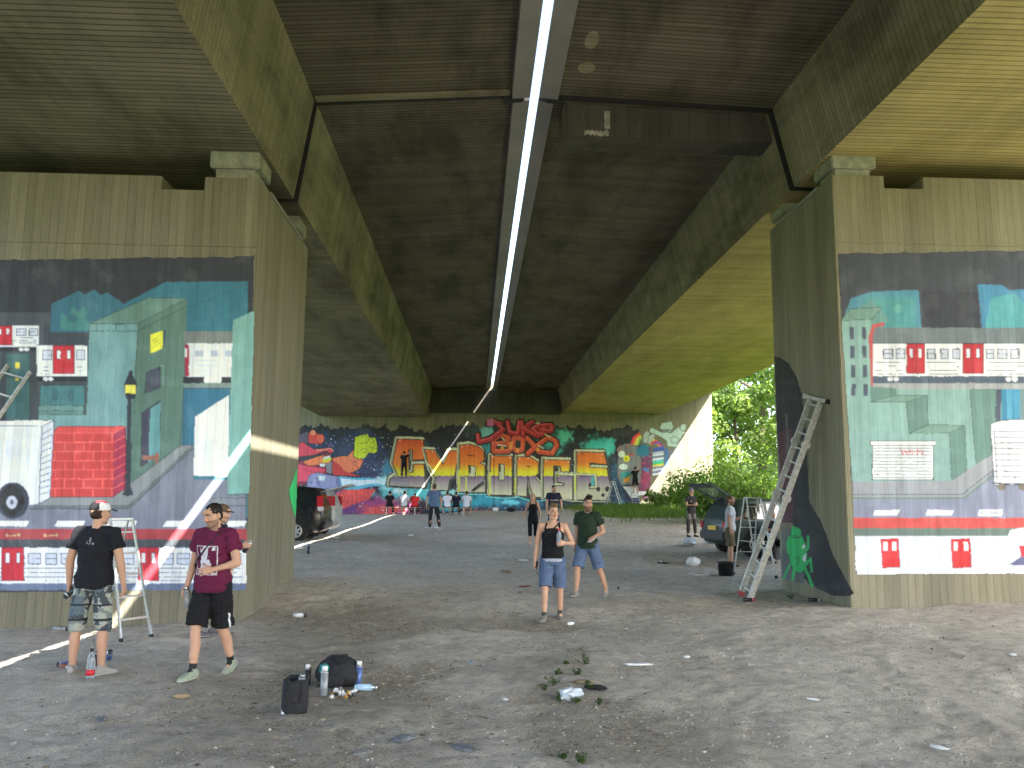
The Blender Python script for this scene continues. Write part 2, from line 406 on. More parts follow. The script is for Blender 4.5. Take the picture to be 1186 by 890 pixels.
# ------------------------------------------------------------------ painting on walls
class Canvas:
    """paint laid on a flat wall: a fine grid of paint cells carrying their own colours; drawn in picture units of the survey photo"""
    def __init__(s, x0, y0, x1, y1, st, wob=.5, seed=0):
        s.xs = np.arange(x0, x1, st); s.ys = np.arange(y0, y1, st); s.X, s.Y = np.meshgrid(s.xs, s.ys)
        wx = (fbm(s.X*.11, s.Y*.11, s=seed+50)-.5)*wob*2 + (fbm(s.X*.6, s.Y*.6, s=seed+60, n=2)-.5)*wob*.7
        wy = (fbm(s.X*.11, s.Y*.11, s=seed+70)-.5)*wob*2 + (fbm(s.X*.6, s.Y*.6, s=seed+80, n=2)-.5)*wob*.7
        s.PX, s.PY = s.X+wx, s.Y+wy
        s.c = np.zeros(s.X.shape+(3,)); s.m = np.zeros(s.X.shape, bool)
    def _sl(s, a, b, c, d):
        i0 = max(0, np.searchsorted(s.ys, b)-2); i1 = np.searchsorted(s.ys, d)+2
        j0 = max(0, np.searchsorted(s.xs, a)-2); j1 = np.searchsorted(s.xs, c)+2
        return slice(i0, i1), slice(j0, j1)
    def _put(s, sl, k, col, mask=True, keep=False):
        if keep: k = k & s.m[sl]
        if callable(col): cc = col(s.PX[sl], s.PY[sl])[k]
        else: cc = lin(col)
        s.c[sl][k] = cc
        if mask: s.m[sl] |= k
    def inside(s, pts, sl):
        px, py = s.PX[sl], s.PY[sl]; k = np.zeros(px.shape, bool); n = len(pts)
        for i in range(n):
            (x1, y1), (x2, y2) = pts[i], pts[(i+1) % n]
            if y1 == y2: continue
            k ^= ((y1 > py) != (y2 > py)) & (px < (x2-x1)*(py-y1)/(y2-y1)+x1)
        return k
    def poly(s, pts, col, line=None, lw=.7, **kw):
        a = [p[0] for p in pts]; b = [p[1] for p in pts]
        sl = s._sl(min(a)-2, min(b)-2, max(a)+2, max(b)+2)
        s._put(sl, s.inside(pts, sl), col, **kw)
        if line is not None: s.line(list(pts)+[pts[0]], line, lw)
    def rect(s, x0, y0, x1, y1, col, **kw): s.poly([(x0, y0), (x1, y0), (x1, y1), (x0, y1)], col, **kw)
    def line(s, pts, col, w=.7, **kw):
        for (x1, y1), (x2, y2) in zip(pts[:-1], pts[1:]):
            sl = s._sl(min(x1, x2)-w-2, min(y1, y2)-w-2, max(x1, x2)+w+2, max(y1, y2)+w+2)
            px, py = s.PX[sl], s.PY[sl]; dx, dy = x2-x1, y2-y1; L = dx*dx+dy*dy+1e-9
            t_ = np.clip(((px-x1)*dx+(py-y1)*dy)/L, 0, 1)
            s._put(sl, (px-x1-t_*dx)**2+(py-y1-t_*dy)**2 < (w/2)**2, col, **kw)
    def ell(s, cx, cy, rx, ry, col, rot=0, line=None, lw=.8, **kw):
        r_ = max(rx, ry)+2; sl = s._sl(cx-r_, cy-r_, cx+r_, cy+r_)
        px, py = s.PX[sl]-cx, s.PY[sl]-cy; c_, n_ = math.cos(rot), math.sin(rot)
        q = ((px*c_+py*n_)/rx)**2+((-px*n_+py*c_)/ry)**2
        if line is not None: s._put(sl, q < (1+lw/min(rx, ry))**2, line, **kw)
        s._put(sl, q < 1, col, **kw)
    def cloud(s, cx, cy, rx, ry, col, seed, soft=.5, freq=.25):
        """sprayed patch with a ragged rim"""
        r_ = max(rx, ry)*1.5; sl = s._sl(cx-rx*1.5, cy-ry*1.5, cx+rx*1.5, cy+ry*1.5)
        q = np.sqrt(((s.X[sl]-cx)/rx)**2+((s.Y[sl]-cy)/ry)**2) + (fbm(s.X[sl]*freq, s.Y[sl]*freq, s=seed)-.5)*1.1
        a = smooth(1, 1-soft, q)[..., None]
        k = s.m[sl][..., None]
        s.c[sl] = np.where(k, s.c[sl]*(1-a)+lin(col)*a, s.c[sl])
    def build(s, name, mat, parent, off, plane, val, eps=.004, dirt=.2, seed=0, gain=1.0, ymax=None):
        bd = fbm(s.X*.25, s.Y*.025, s=seed+5)          # uneven cover over the board marks
        w_ = s.m.astype(float)[..., None]; a_ = s.c*w_
        for ax in (0, 1):
            a_ = a_*.7+np.roll(a_, 1, ax)*.15+np.roll(a_, -1, ax)*.15; w_ = w_*.7+np.roll(w_, 1, ax)*.15+np.roll(w_, -1, ax)*.15
        c = a_/np.maximum(w_, 1e-3)
        cv = fbm(s.X*.05, s.Y*.05, s=seed+31, n=5)[..., None]; c = c*(.90+.16*cv)+.022*(1+smooth(.5, .75, cv))
        c = gain*c*(1-dirt+dirt*2*bd[..., None]*.9)
        cell = s.m[:-1, :-1] & s.m[1:, :-1] & s.m[:-1, 1:] & s.m[1:, 1:]
        n_r, n_c = s.X.shape; idx = np.arange(n_r*n_c).reshape(n_r, n_c)
        q = np.stack([idx[:-1, :-1], idx[1:, :-1], idx[1:, 1:], idx[:-1, 1:]], -1)[cell]
        used = np.zeros(n_r*n_c, bool); used[q.ravel()] = True
        new = np.cumsum(used)-1
        d = rays_np(s.X.ravel()[used], s.Y.ravel()[used])
        a_ = 1 if plane == 'y' else 0
        P = np.array(CAM) + d*(val/d[:, a_])[:, None]
        P[:, a_] += -eps if (plane == 'y' or val > 0) else eps
        if plane == 'x' and val < 0: pass
        if ymax is not None: ok = P[:, 1] < ymax; q = q[ok[new[q]].all(1)]
        P += np.array(off)
        me = np_mesh(name, P, new[q], np.clip(c.reshape(-1, 3)[used], 0, .86))
        return link(name, me, mat, parent)
t = NT('wall_paint'); a = t.n('Attribute', attribute_name='Col'); co = t.coord(); sp = t.n('SeparateXYZ', {0: co})
cc = t.math('DIVIDE', t.math('ADD', sp.outputs[0], sp.outputs[1]), .13); fr = t.math('FRACT', cc)
gr = t.ramp(t.math('MINIMUM', fr, t.math('SUBTRACT', 1.0, fr)), [(0, 0.0), (.05, 1.0)])
wn = t.n('TexWhiteNoise', {'W': t.math('FLOOR', cc)}, noise_dimensions='1D')
v = t.math('MULTIPLY', t.math('MULTIPLY_ADD', gr, .22, .80), t.math('MULTIPLY_ADD', wn.outputs[0], .16, .92))
v = t.math('MULTIPLY', v, t.math('MULTIPLY_ADD', t.noise(co, 5, 6, .7), .3, .84))
t.color(t.mix(1.0, a.outputs['Color'], t.n('CombineXYZ', {0: v, 1: v, 2: v}), 'MULTIPLY')); t.rough(.75); t.b.inputs['Specular IOR Level'].default_value = .3
t.bump(t.math('ADD', t.math('MULTIPLY', gr, .7), t.noise(co, 40, 3)), .35, .008)
M_paint = t.m
BK = (28, 30, 36)
def train(c, x0, y0, x1, y1, doors, wins, body=(226, 230, 244), line=(60, 66, 90), slats=True):
    c.rect(x0, y0, x1, y1, body)
    h = y1-y0
    c.line([(x0, y0), (x1, y0)], line, .9)
    for a, b in wins:
        c.rect(a, y0+h*.17, b, y0+h*.47, (205, 212, 232), line=line, lw=1.0); c.line([(a, y0+h*.32), (b, y0+h*.32)], line, .6)
    if slats:
        k = 0
        for a, b in zip([x0]+[d[1] for d in doors], [d[0] for d in doors]+[x1]):
            for f in (.58, .7, .82, .93):
                k += 1; c.line([(a+2+(k*7 % 5), y0+h*f), (b-2-(k*11 % 6), y0+h*f)], line, .55)
    for a, b in doors:
        c.rect(a, y0+.6, b, y1-h*.08, (196, 42, 58), line=(120, 20, 40), lw=.9); m_ = (a+b)/2; w = (b-a)
        c.line([(m_, y0+1), (m_, y1-h*.1)], (120, 20, 40), .7)
        for q in (a+w*.26, b-w*.26): c.rect(q-w*.09, y0+h*.16, q+w*.09, y0+h*.44, (228, 230, 244), line=(110, 20, 40), lw=.6)
# ---- left mural
c = Canvas(-150, 286, 298, 690, .85, .5, 1)
tealA, tealB = (112, 154, 160), (86, 117, 109)
ragged = [(-150, 303)] + [(x, 303-8*(x+150)/445*.75+random.uniform(-.9, .9)) for x in range(-140, 293, 6)] + [(295, 293.5), (285, 682), (-150, 690)]
c.poly(ragged, (44, 47, 57))
c.rect(-150, 362, 60, 600, (70, 76, 86)); c.rect(50, 375, 105, 600, (58, 66, 76))
c.poly([(58, 385), (60, 352), (75, 345), (92, 337), (98, 342), (109, 336), (117, 342), (125, 339), (145, 353), (147, 385)], (52, 104, 126))
c.poly([(71, 383), (71, 362), (79, 368), (84, 354), (90, 362), (98, 355), (102, 365), (111, 364), (106, 372), (102, 383)], (66, 128, 128))
c.ell(84, 369, 5, 5, (52, 104, 122)); c.ell(104, 368, 5, 5, (52, 104, 122))
c.poly([(142, 353), (192, 327), (287, 326), (287, 600), (142, 600)], (50, 112, 134)); c.line([(222, 355), (287, 329)], (38, 92, 112), .8)
c.poly([(104, 376), (160, 376), (152, 585), (97, 585)], tealA)
c.poly([(160, 376), (217, 346), (210, 520), (163, 550), (140, 590), (150, 500)], tealB)
c.poly([(104, 375), (172, 345), (217, 346), (160, 375)], (98, 132, 124), line=(50, 70, 70), lw=.7)
c.line([(104, 384), (159, 384), (217, 355)], (52, 74, 76), .8); c.line([(160, 376), (156, 480)], (52, 74, 76), .7); c.line([(104, 376), (97, 500)], (52, 74, 76), .7)
for x in (113, 125, 135, 146): c.line([(x, 376), (x, 384)], (52, 74, 76), .6)
c.rect(-150, 403, 45, 490, (62, 70, 78)); c.rect(8, 410, 34, 488, (60, 100, 104)); c.rect(18, 420, 23, 427, (220, 205, 60)); c.rect(18, 438, 22, 441, (210, 190, 60))
train(c, -150, 377, 45, 402, [(-4, 14), (-70, -52)], [(19, 30), (34, 44), (-30, -20), (-45, -36)])
c.rect(-150, 402, 45, 407, (36, 40, 50)); c.rect(43, 436, 101, 442, (30, 34, 44)); c.ell(53, 439, 3, 2.4, (225, 228, 240)); c.ell(59, 439, 3, 2.4, (225, 228, 240)); c.ell(25, 405, 3, 2, (225, 228, 240)); c.ell(31, 405, 3, 2, (225, 228, 240))
train(c, 43, 400, 101, 436, [(62, 86)], [(50, 60), (89, 98)])
c.rect(47, 447, 98, 470, (66, 118, 126), line=(40, 66, 76)); c.ell(64, 457, 4, 8, (50, 96, 108)); c.ell(82, 457, 4, 8, (50, 96, 108)); c.rect(45, 470, 97, 476, (100, 140, 138), line=(44, 66, 70)); c.rect(45, 476, 97, 481, (92, 128, 126), line=(44, 66, 70))
c.rect(45, 481, 150, 500, tealA)
c.poly([(174, 388), (189, 383), (188, 404), (174, 410)], (228, 232, 66)); c.poly([(189, 383), (192, 382), (191, 402), (188, 404)], (62, 78, 92))
for k in range(3): c.line([(177, 397-k*4+6), (185, 391-k*4+6)], (150, 150, 40), .8)
c.poly([(170, 431), (186, 425), (186, 449), (168, 456)], (66, 72, 90), line=(40, 50, 62)); c.line([(186, 424), (189, 423), (189, 447)], (120, 160, 160), 1)
c.poly([(165, 478), (186, 464), (185, 528), (163, 541)], (62, 64, 86), line=(40, 52, 58)); c.poly([(174, 474), (186, 466), (185, 528), (172, 536)], (98, 152, 160))
c.rect(165, 528, 184, 533, (150, 100, 88)); c.rect(180, 524, 184, 537, (150, 100, 88))
# street
c.poly([(45, 572), (150, 572), (212, 515), (224, 512), (224, 556), (285, 556), (285, 614), (-150, 614), (-150, 590)], (118, 123, 142))
c.poly([(45, 569), (140, 569), (208, 517), (222, 510), (222, 517), (155, 580), (148, 586), (40, 586)], (134, 140, 146), line=(60, 66, 72), lw=.7)
c.line([(36, 589), (148, 589), (156, 583), (223, 520)], (88, 98, 100), 2.6)
c.rect(213, 384, 270, 398, (118, 124, 124)); c.rect(217, 398, 269, 437, (222, 226, 244)); c.rect(214, 399, 219, 436, (160, 40, 70)); c.rect(214, 404, 217, 414, (225, 225, 235))
for x in (226, 244, 261): c.rect(x, 406, x+9, 413, (176, 186, 206))
for f in (418, 424, 430): c.line([(226, f), (262, f)], (188, 196, 214), .7)
c.rect(212, 437, 269, 444, (34, 36, 46)); c.ell(246, 441, 9, 4, (228, 232, 246)); c.ell(240, 440, 4, 5, (228, 232, 246)); c.ell(253, 440, 4, 5, (228, 232, 246))
c.rect(213, 444, 269, 450, (120, 140, 138)); c.poly([(213, 450), (267, 450), (266, 512), (213, 516)], (52, 112, 142), line=(40, 70, 90))
c.poly([(226, 483), (265, 458), (265, 553), (224, 551)], (232, 238, 250))
c.poly([(270, 371), (295, 360), (289, 572), (263, 573)], (120, 168, 164)); c.line([(263, 573), (287, 573)], (60, 92, 92), 1)
c.poly([(246, 577), (285, 577), (285, 586), (250, 586), (245, 582)], (120, 126, 138), line=(62, 70, 78), lw=.8)
# lamp post
c.line([(150, 462), (148, 572)], (48, 56, 70), 4.6); c.line([(149.5, 515), (148, 572)], (48, 56, 70), 6.2); c.poly([(141, 574), (147, 562), (151, 562), (155, 574)], (48, 56, 70))
c.poly([(146, 462), (144, 445), (149, 434), (153, 434), (159, 445), (156, 462)], (40, 46, 60)); c.ell(151.5, 433, 2.4, 4, (40, 46, 60)); c.rect(145.6, 446, 157.4, 456, (242, 226, 96))
# brick box
c.poly([(60, 503), (68, 494), (146, 494), (132, 503)], (214, 78, 78), line=(120, 30, 40), lw=.7)
c.rect(58, 502, 132, 576, (196, 64, 66)); c.poly([(132, 502), (146, 494), (145, 566), (131, 576)], (160, 46, 78))
for k in range(7):
    y = 502+k*10.6
    c.line([(58, y), (132, y), (146, y-8)], (232, 104, 100), 1.0)
    for j in range(4):
        x = 64+j*22+(11 if k % 2 else 0)
        if x < 131: c.line([(x, y), (x, y+10.6)], (232, 104, 100), 1.0)
c.line([(58, 502), (58, 576), (131, 576), (145, 566), (146, 494)], (96, 22, 34), .8)
# van
c.poly([(-90, 491), (48, 494), (45, 584), (-90, 600)], (222, 228, 248)); c.poly([(48, 494), (63, 488), (58, 577), (45, 584)], (214, 220, 240))
c.poly([(-90, 488), (63, 487), (49, 494), (-90, 492)], (238, 240, 250), line=(44, 48, 70), lw=.7)
c.line([(49, 494), (45, 584)], (44, 48, 70), .9); c.line([(63, 488), (58, 577), (45, 584)], (44, 48, 70), .9)
for k in range(11): c.line([(49-k*.35, 503+k*7), (60-k*.3, 497+k*7.3)], (60, 66, 92), .8)
c.ell(15, 580, 19, 21, (50, 56, 74)); c.ell(14, 580, 14, 18, (22, 24, 32)); c.ell(14, 582, 6, 7.5, (190, 198, 216)); c.ell(14, 582, 2, 3, (90, 98, 120))
for a, b in ((-100, -60), (-20, 33), (64, 98), (122, 158), (190, 214), (262, 285)): c.poly([(a+3, 603.5), (b+1, 603.5), (b-2, 610), (a-1, 610)], (236, 238, 248))
c.rect(-150, 613, 286, 625, (166, 62, 70)); c.rect(-150, 625, 286, 634, (66, 72, 80))
for x in (8, 52): c.line([(x, 621), (x+14, 620)], (196, 170, 130), 1.4); c.ell(x, 620, 1.5, 2, (196, 170, 130)); c.ell(x+14, 620, 1.5, 2, (196, 170, 130))
for k in range(-12, 26): c.line([(k*11, 625), (k*11+5, 634)], (84, 92, 98), 1)
train(c, -150, 634, 286, 676, [(2, 28), (160, 184), (-80, -56)], [(33, 47), (53, 66), (71, 84), (90, 102), (108, 120), (142, 155), (188, 201), (205, 220), (226, 238), (244, 256), (264, 279), (-30, -12)])
c.rect(-150, 676, 285, 684, (98, 112, 142))
c.build('mural', M_paint, pl, offl, 'y', YL0, .005, seed=3, gain=1.12)
# ---- right mural
c = Canvas(968, 284, 1330, 670, .85, .5, 2)
top = [(970, 293.5)] + [(x, 293.5-(x-970)*.013+random.uniform(-.9, .9)) for x in range(976, 1330, 6)] + [(1330, 288), (1330, 663), (992, 665)]
c.poly(top, (66, 71, 84))
T1, T2 = (142, 180, 178), (106, 142, 137)
c.poly([(976, 372), (985, 346), (1010, 338), (1064, 336), (1067, 382), (976, 392)], (84, 150, 178)); c.rect(1000, 345, 1060, 380, (82, 156, 164)); c.ell(1040, 358, 6, 5, (104, 170, 172)); c.poly([(985, 362), (1010, 348), (1030, 372), (985, 384)], (112, 158, 158))
c.rect(1068, 338, 1134, 380, (54, 58, 72)); c.poly([(1132, 330), (1160, 330), (1168, 336), (1330, 334), (1330, 380), (1137, 380)], (76, 144, 188)); c.poly([(1148, 345), (1175, 340), (1186, 352), (1186, 380), (1140, 380)], (88, 168, 182))
c.rect(975, 380, 1330, 402, (116, 126, 136))
c.poly([(974, 372), (1008, 368), (1012, 450), (1330, 446), (1330, 565), (987, 560)], T1); c.poly([(974, 372), (984, 358), (1022, 356), (1010, 370)], (122, 160, 152), line=(70, 92, 92))
for k in range(4):
    for x in (984, 998): c.rect(x+k*.6, 379+k*22, x+5+k*.6, 393+k*22, (82, 92, 112))
c.line([(1022, 376), (1012, 378), (1008, 390), (1011, 448)], (196, 92, 96), 4.4)
train(c, 1011, 398, 1330, 436, [(1050, 1071), (1115, 1139), (1220, 1244)], [(1023, 1034), (1038, 1048), (1074, 1083), (1089, 1098), (1103, 1112), (1142, 1151), (1155, 1166), (1170, 1180)], body=(240, 242, 250))
c.rect(1011, 436, 1330, 445, (82, 96, 118)); c.rect(1011, 444, 1330, 451, (168, 172, 178))
for x in (1031, 1038, 1168, 1175): c.ell(x, 439, 3.2, 3.2, (236, 238, 248)); c.line([(x-3, 437), (x+3, 437)], (60, 66, 84), .8)
c.poly([(1008, 466), (1008, 448), (1038, 450), (1038, 458)], T2)
ln = (76, 104, 100)
c.poly([(1008, 466), (1038, 458), (1074, 458), (1049, 466)], (124, 160, 150), line=ln); c.poly([(1049, 466), (1074, 458), (1075, 492), (1053, 502)], T2, line=ln)
c.poly([(1053, 502), (1077, 492), (1117, 493), (1099, 502)], (124, 160, 150), line=ln); c.poly([(1099, 502), (1117, 493), (1120, 545), (1102, 557)], T2, line=ln)
c.poly([(1123, 451), (1154, 451), (1150, 526), (1130, 538)], T2, line=ln); c.poly([(1154, 451), (1160, 451), (1158, 500), (1152, 520)], (74, 84, 104)); c.rect(1160, 451, 1181, 490, (60, 140, 180)); c.rect(1166, 451, 1172, 490, (84, 164, 200)); c.rect(1181, 451, 1330, 490, (110, 140, 146))
c.poly([(987, 558), (1102, 557), (1130, 538), (1150, 526), (1330, 520), (1330, 600), (988, 600)], (158, 162, 172))
c.poly([(1115, 577), (1150, 548), (1330, 540), (1330, 600), (988, 600), (988, 579)], (140, 146, 172)); c.line([(987, 573), (1114, 573), (1150, 545)], ln, 1); c.line([(987, 577), (1116, 577), (1151, 550)], (118, 140, 136), 2.4)
c.rect(1010, 512, 1081, 556, (232, 236, 242), line=(70, 82, 84), lw=1.1); c.rect(1008, 511, 1083, 516, (240, 242, 246), line=(70, 82, 84))
for k in range(10): c.line([(1012, 519+k*3.8), (1079, 519.4+k*3.8)], (96, 108, 116), .8)
for k in range(9): c.line([(1043+k*3.3, 521+(k % 3)), (1046+k*2.6, 527-(k % 2)*3)], (206, 54, 62), 1.3)
c.poly([(1147, 491), (1160, 487), (1176, 486), (1330, 490), (1330, 562), (1151, 562)], (232, 236, 244), line=(70, 76, 92), lw=1.1)
for k in range(9): c.line([(1152, 500+k*6.6), (1190, 500+k*6.6)], (88, 96, 116), .9)
c.line([(1151, 498), (1155, 556)], (70, 76, 92), .9); c.ell(1160, 564, 5, 4, (120, 112, 100)); c.ell(1184, 564, 5, 4, (120, 112, 100)); c.line([(1150, 560), (1190, 561)], (70, 76, 92), 1.4)
for a, b in ((1013, 1040), (1074, 1103), (1196, 1224)): c.poly([(a, 591), (b+2, 591), (b-1, 597), (a-2, 597)], (240, 242, 250))
c.poly([(1135, 591), (1160, 591), (1159, 597), (1133, 597)], (200, 204, 216), line=(240, 242, 250), lw=1.6)
c.rect(988, 600, 1330, 613, (212, 84, 80)); c.rect(988, 612, 1330, 621, (108, 128, 122))
for x in np.arange(990, 1330, 5.0): c.ell(x, 606+(x*7 % 5)-2, .5, .5, (150, 60, 60))
c.rect(990, 621, 1330, 661, (226, 231, 246))
c.poly([(992, 661), (1150, 658), (1330, 650), (1330, 664), (992, 666)], (226, 231, 246))
for a, b in ((1020, 1042), (1101, 1125), (1240, 1264)):
    c.poly([(a, 625), (b-2, 624), (b, 657), (a+2, 658)], (214, 40, 48), line=(130, 24, 34), lw=.8); c.rect(a+3, 628, a+8, 638, (238, 238, 246)); c.rect(b-9, 628, b-4, 638, (238, 238, 246))
c.poly([(1168, 653), (1165, 625), (1170, 614), (1186, 611), (1330, 612), (1330, 660)], (232, 236, 250)); c.poly([(1180, 632), (1330, 628), (1330, 648), (1182, 645)], (206, 50, 60)); c.poly([(1168, 654), (1182, 645), (1330, 648), (1330, 662)], (96, 100, 140))
c.build('mural', M_paint, pr, offr, 'y', YR0, .005, seed=8, gain=.80)
# ---- black figure and green creature on the inner side of the right pier
c = Canvas(893, 400, 998, 700, .8, .4, 4)
black = (30, 30, 34)
c.poly([(896, 430), (896, 412), (904, 414), (914, 421), (923, 436), (929, 456), (932, 478), (934, 500), (936, 540), (938, 580), (944, 592), (951, 602), (957, 618), (964, 640), (972, 656), (990, 688), (984, 691), (966, 691), (948, 683), (936, 677), (931, 668), (921, 640), (917, 600), (905, 590), (903, 540), (898, 470)], black)
c.poly([(902, 500), (917, 495), (920, 560), (918, 606), (905, 606), (903, 560)], (74, 34, 46)); c.line([(911, 480), (914, 545)], (92, 92, 88), 2.2); c.line([(926, 490), (930, 530)], (60, 60, 58), 2)
c.poly([(905, 610), (920, 612), (932, 640), (932, 678), (905, 670)], (92, 96, 94))
g = (34, 176, 92)
c.ell(924, 640, 11.5, 25, black, rot=-.12); c.ell(924, 640, 10.5, 24, g, rot=-.12); c.ell(922, 617, 6, 6, g, line=black, lw=1); c.ell(919, 612, 2.4, 3, g)
c.line([(915, 622), (912, 630), (913, 640)], g, 2.4); c.line([(916, 654), (911, 662), (908, 671)], g, 2.6); c.line([(920, 660), (918, 672)], g, 2.6)
c.line([(929, 652), (937, 668), (941, 680)], g, 3.2); c.line([(933, 655), (939, 647), (940, 662)], g, 2.6); c.line([(930, 640), (936, 636), (936, 622)], g, 2.6)
c.poly([(929, 633), (932, 630), (933, 634), (930, 636)], (220, 226, 220)); c.poly([(930, 645), (934, 641), (933, 650), (930, 650)], (220, 226, 220)); c.line([(921, 648), (925, 644), (926, 650), (923, 654)], black, .8); c.line([(920, 620), (924, 622)], black, .9)
c.build('graffiti_figure', M_paint, pr, offr, 'x', XR, .004, seed=12, ymax=YR1-.03)
c = Canvas(331, 536, 344, 606, .6, .3, 5)
c.poly([(344, 538), (339, 556), (334, 568), (336, 580), (339, 592), (344, 604)], (36, 200, 110), line=(20, 40, 30))
c.build('graffiti_mark', M_paint, pl, offl, 'x', XL, .004, seed=13, ymax=YL1-.005)
# ---- end wall lettering
c = Canvas(225, 470, 838, 604, .5, .35, 6)
X, Y = c.X, c.Y
topl = 496 + (fbm(X*.09, X*0, s=41)-.5)*16 + (fbm(X*.35, X*0, s=42)-.5)*7 - 6*smooth(500, 560, X)*smooth(660, 620, X)
topl = np.where(X < 345, topl-6, topl)
botl = 600.5 - 10.5*smooth(345, 720, X) + (fbm(X*.2, X*0, s=43)-.5)*3
m_ = (Y > topl) & (Y < botl) & (X < 742+(fbm(Y*.2, Y*0, s=45)-.5)*6)
c.m |= m_; c.c[m_] = lin((30, 33, 42))
# clouds of night-blue, teal and violet spray
for (x, y, rx, ry, col, sd) in ((300,540,60,40,(60,50,90),1),(370,520,40,26,(40,62,96),2),(420,520,34,30,(36,60,100),3),(430,545,34,20,(48,56,96),4),(455,545,22,16,(60,130,160),5),(560,500,26,14,(34,70,80),7),(500,528,14,20,(40,80,100),8),
   (470,572,50,14,(90,190,200),9),(440,588,60,16,(150,60,120),10),(440,592,34,9,(214,80,72),11),(400,592,26,10,(96,50,110),12),(520,585,30,10,(60,160,176),13),(560,582,40,12,(50,160,184),14),(600,584,50,10,(44,130,160),15),(560,592,22,6,(150,70,40),16),(610,590,70,8,(34,60,84),17),(670,588,50,9,(34,56,78),18),
   (690,520,20,18,(60,190,180),19),(705,518,10,14,(70,200,190),20),(640,512,20,18,(60,170,160),21),(655,505,12,10,(96,200,180),22),(560,520,16,14,(60,150,160),23),(605,487,46,8,(70,150,110),24),(565,500,10,16,(130,200,200),25),(712,552,14,26,(40,80,110),26),(716,580,10,10,(50,130,150),27),(452,560,14,14,(140,210,220),28),(400,566,40,14,(80,60,110),29),(300,580,60,20,(120,50,90),30),(735,575,14,18,(60,60,110),31)):
    c.cloud(x, y, rx, ry, col, 100+sd, .7, .22)
for k in range(420):
    x, y = random.uniform(345, 470), random.uniform(503, 600)
    if random.random() < .3: x = random.uniform(470, 720)
    c.ell(x, y, .28+random.random()*.5, .28+random.random()*.5, random.choice([(220,228,240),(150,190,220),(90,150,190),(200,160,210)]), keep=True)
def z1(p): return [(330+x/8.9, 480+y/8.9) for x, y in p]
def z2(p): return [(440+x/8.093, 480+y/8.093) for x, y in p]
def z3(p): return [(560+x/7.4125, 475+y/7.4125) for x, y in p]
def z4(p): return [(690+x/6.847, 470+y/6.847) for x, y in p]
# figure with a cap on the left, its sleeve, fist and beam of light
pk, pk2, orr = (214, 74, 92), (196, 56, 74), (232, 132, 84)
c.poly(z1([(-900,420),(120,400),(150,700),(-900,760)]), (150, 60, 84))
c.poly(z1([(-60,330),(300,380),(470,400),(485,520),(420,640),(230,720),(-60,760)]), (134, 52, 66)); c.poly(z1([(130,300),(130,220),(240,180),(260,300)]), (92, 84, 104))
c.poly(z1([(560,800),(700,770),(940,770),(860,880),(700,930),(560,1000)]), (206, 74, 72)); c.cloud(405, 573, 22, 9, (224, 84, 80), 71, .6, .3)
for k in range(7): c.line(z1([(600+k*42, 800+(k % 3)*20), (620+k*44, 870), (600+k*46, 910)]), (110, 36, 50), .5)
c.poly(z1([(240,200),(290,165),(330,200),(400,210),(410,270),(370,310),(240,300)]), (206, 72, 66), line=BK, lw=.6); c.ell(*z1([(290,190)])[0], 3.2, 3, (226, 140, 110)); c.ell(*z1([(370,250)])[0], 4, 4.6, (226, 104, 82))
c.poly(z1([(120,300),(190,290),(300,360),(470,345),(505,375),(480,410),(420,380),(300,420),(140,440)]), pk, line=BK, lw=.6); c.line(z1([(330,375),(470,352),(500,380)]), (238, 176, 140), 1)
c.poly(z1([(140,440),(300,420),(420,380),(480,410),(400,400),(350,440),(250,475),(140,485)]), (52, 58, 66))
c.poly(z1([(180,490),(350,430),(390,420),(480,450),(470,500),(400,520),(240,530)]), orr, line=BK, lw=.5); c.poly(z1([(390,440),(470,425),(470,450),(400,470)]), (226, 232, 226), line=BK, lw=.4); c.poly(z1([(380,470),(480,445),(480,475),(400,505)]), (214, 214, 60)); c.poly(z1([(350,510),(420,508),(410,545),(370,545)]), (220, 224, 230), line=BK, lw=.4)
c.poly(z1([(110,510),(240,530),(420,560),(400,620),(230,690),(110,700)]), (218, 76, 100), line=BK, lw=.5); c.line(z1([(120,540),(260,590),(400,600)]), (150, 40, 62), .5)
c.poly(z1([(420,510),(490,490),(480,620),(430,600)]), (128, 130, 142))
c.poly(z1([(490,450),(560,435),(650,430),(700,370),(720,400),(810,480),(770,560),(700,600),(640,610),(490,600)]), (226, 124, 88), line=BK, lw=.6); c.poly(z1([(490,470),(560,520),(620,590),(780,640),(500,630)]), (190, 60, 62)); c.line(z1([(640,440),(700,500),(730,480),(730,540),(780,560)]), BK, .5)
c.poly(z1([(720,235),(790,215),(850,200),(870,240),(930,240),(950,300),(955,380),(920,405),(860,400),(830,450),(760,465),(705,430),(715,330)]), (196, 214, 44), line=BK, lw=.7)
for q in ([(770,300),(850,295),(870,240)],[(850,330),(900,350),(940,310)],[(780,370),(820,350),(860,370),(860,400)],[(790,240),(830,215)],[(880,400),(900,360),(950,350)],[(800,400),(850,380)],[(900,250),(920,290),(880,310)]): c.line(z1(q), BK, .55)
c.poly(z1([(230,690),(260,620),(340,600),(420,620),(540,640),(640,640),(600,760),(430,770),(230,760)]), (140, 146, 186), line=BK, lw=.5)
for k in range(26): c.ell(*z1([(random.uniform(240,390), random.uniform(640,750))])[0], .9, .9, random.choice([(176,184,214),(110,116,160)]), line=(60,64,100), lw=.25)
c.poly(z1([(340,630),(420,640),(400,690),(350,680)]), (206, 220, 226)); c.ell(*z1([(570,700)])[0], 4.2, 7, (110, 116, 160), line=BK, lw=.4)
c.poly(z1([(560,640),(720,655),(940,660),(1060,640),(1060,740),(900,740),(740,780),(580,770)]), (84, 174, 204)); c.poly(z1([(575,660),(760,680),(1060,670),(1060,720),(900,715),(740,740),(590,745)]), (206, 222, 240))
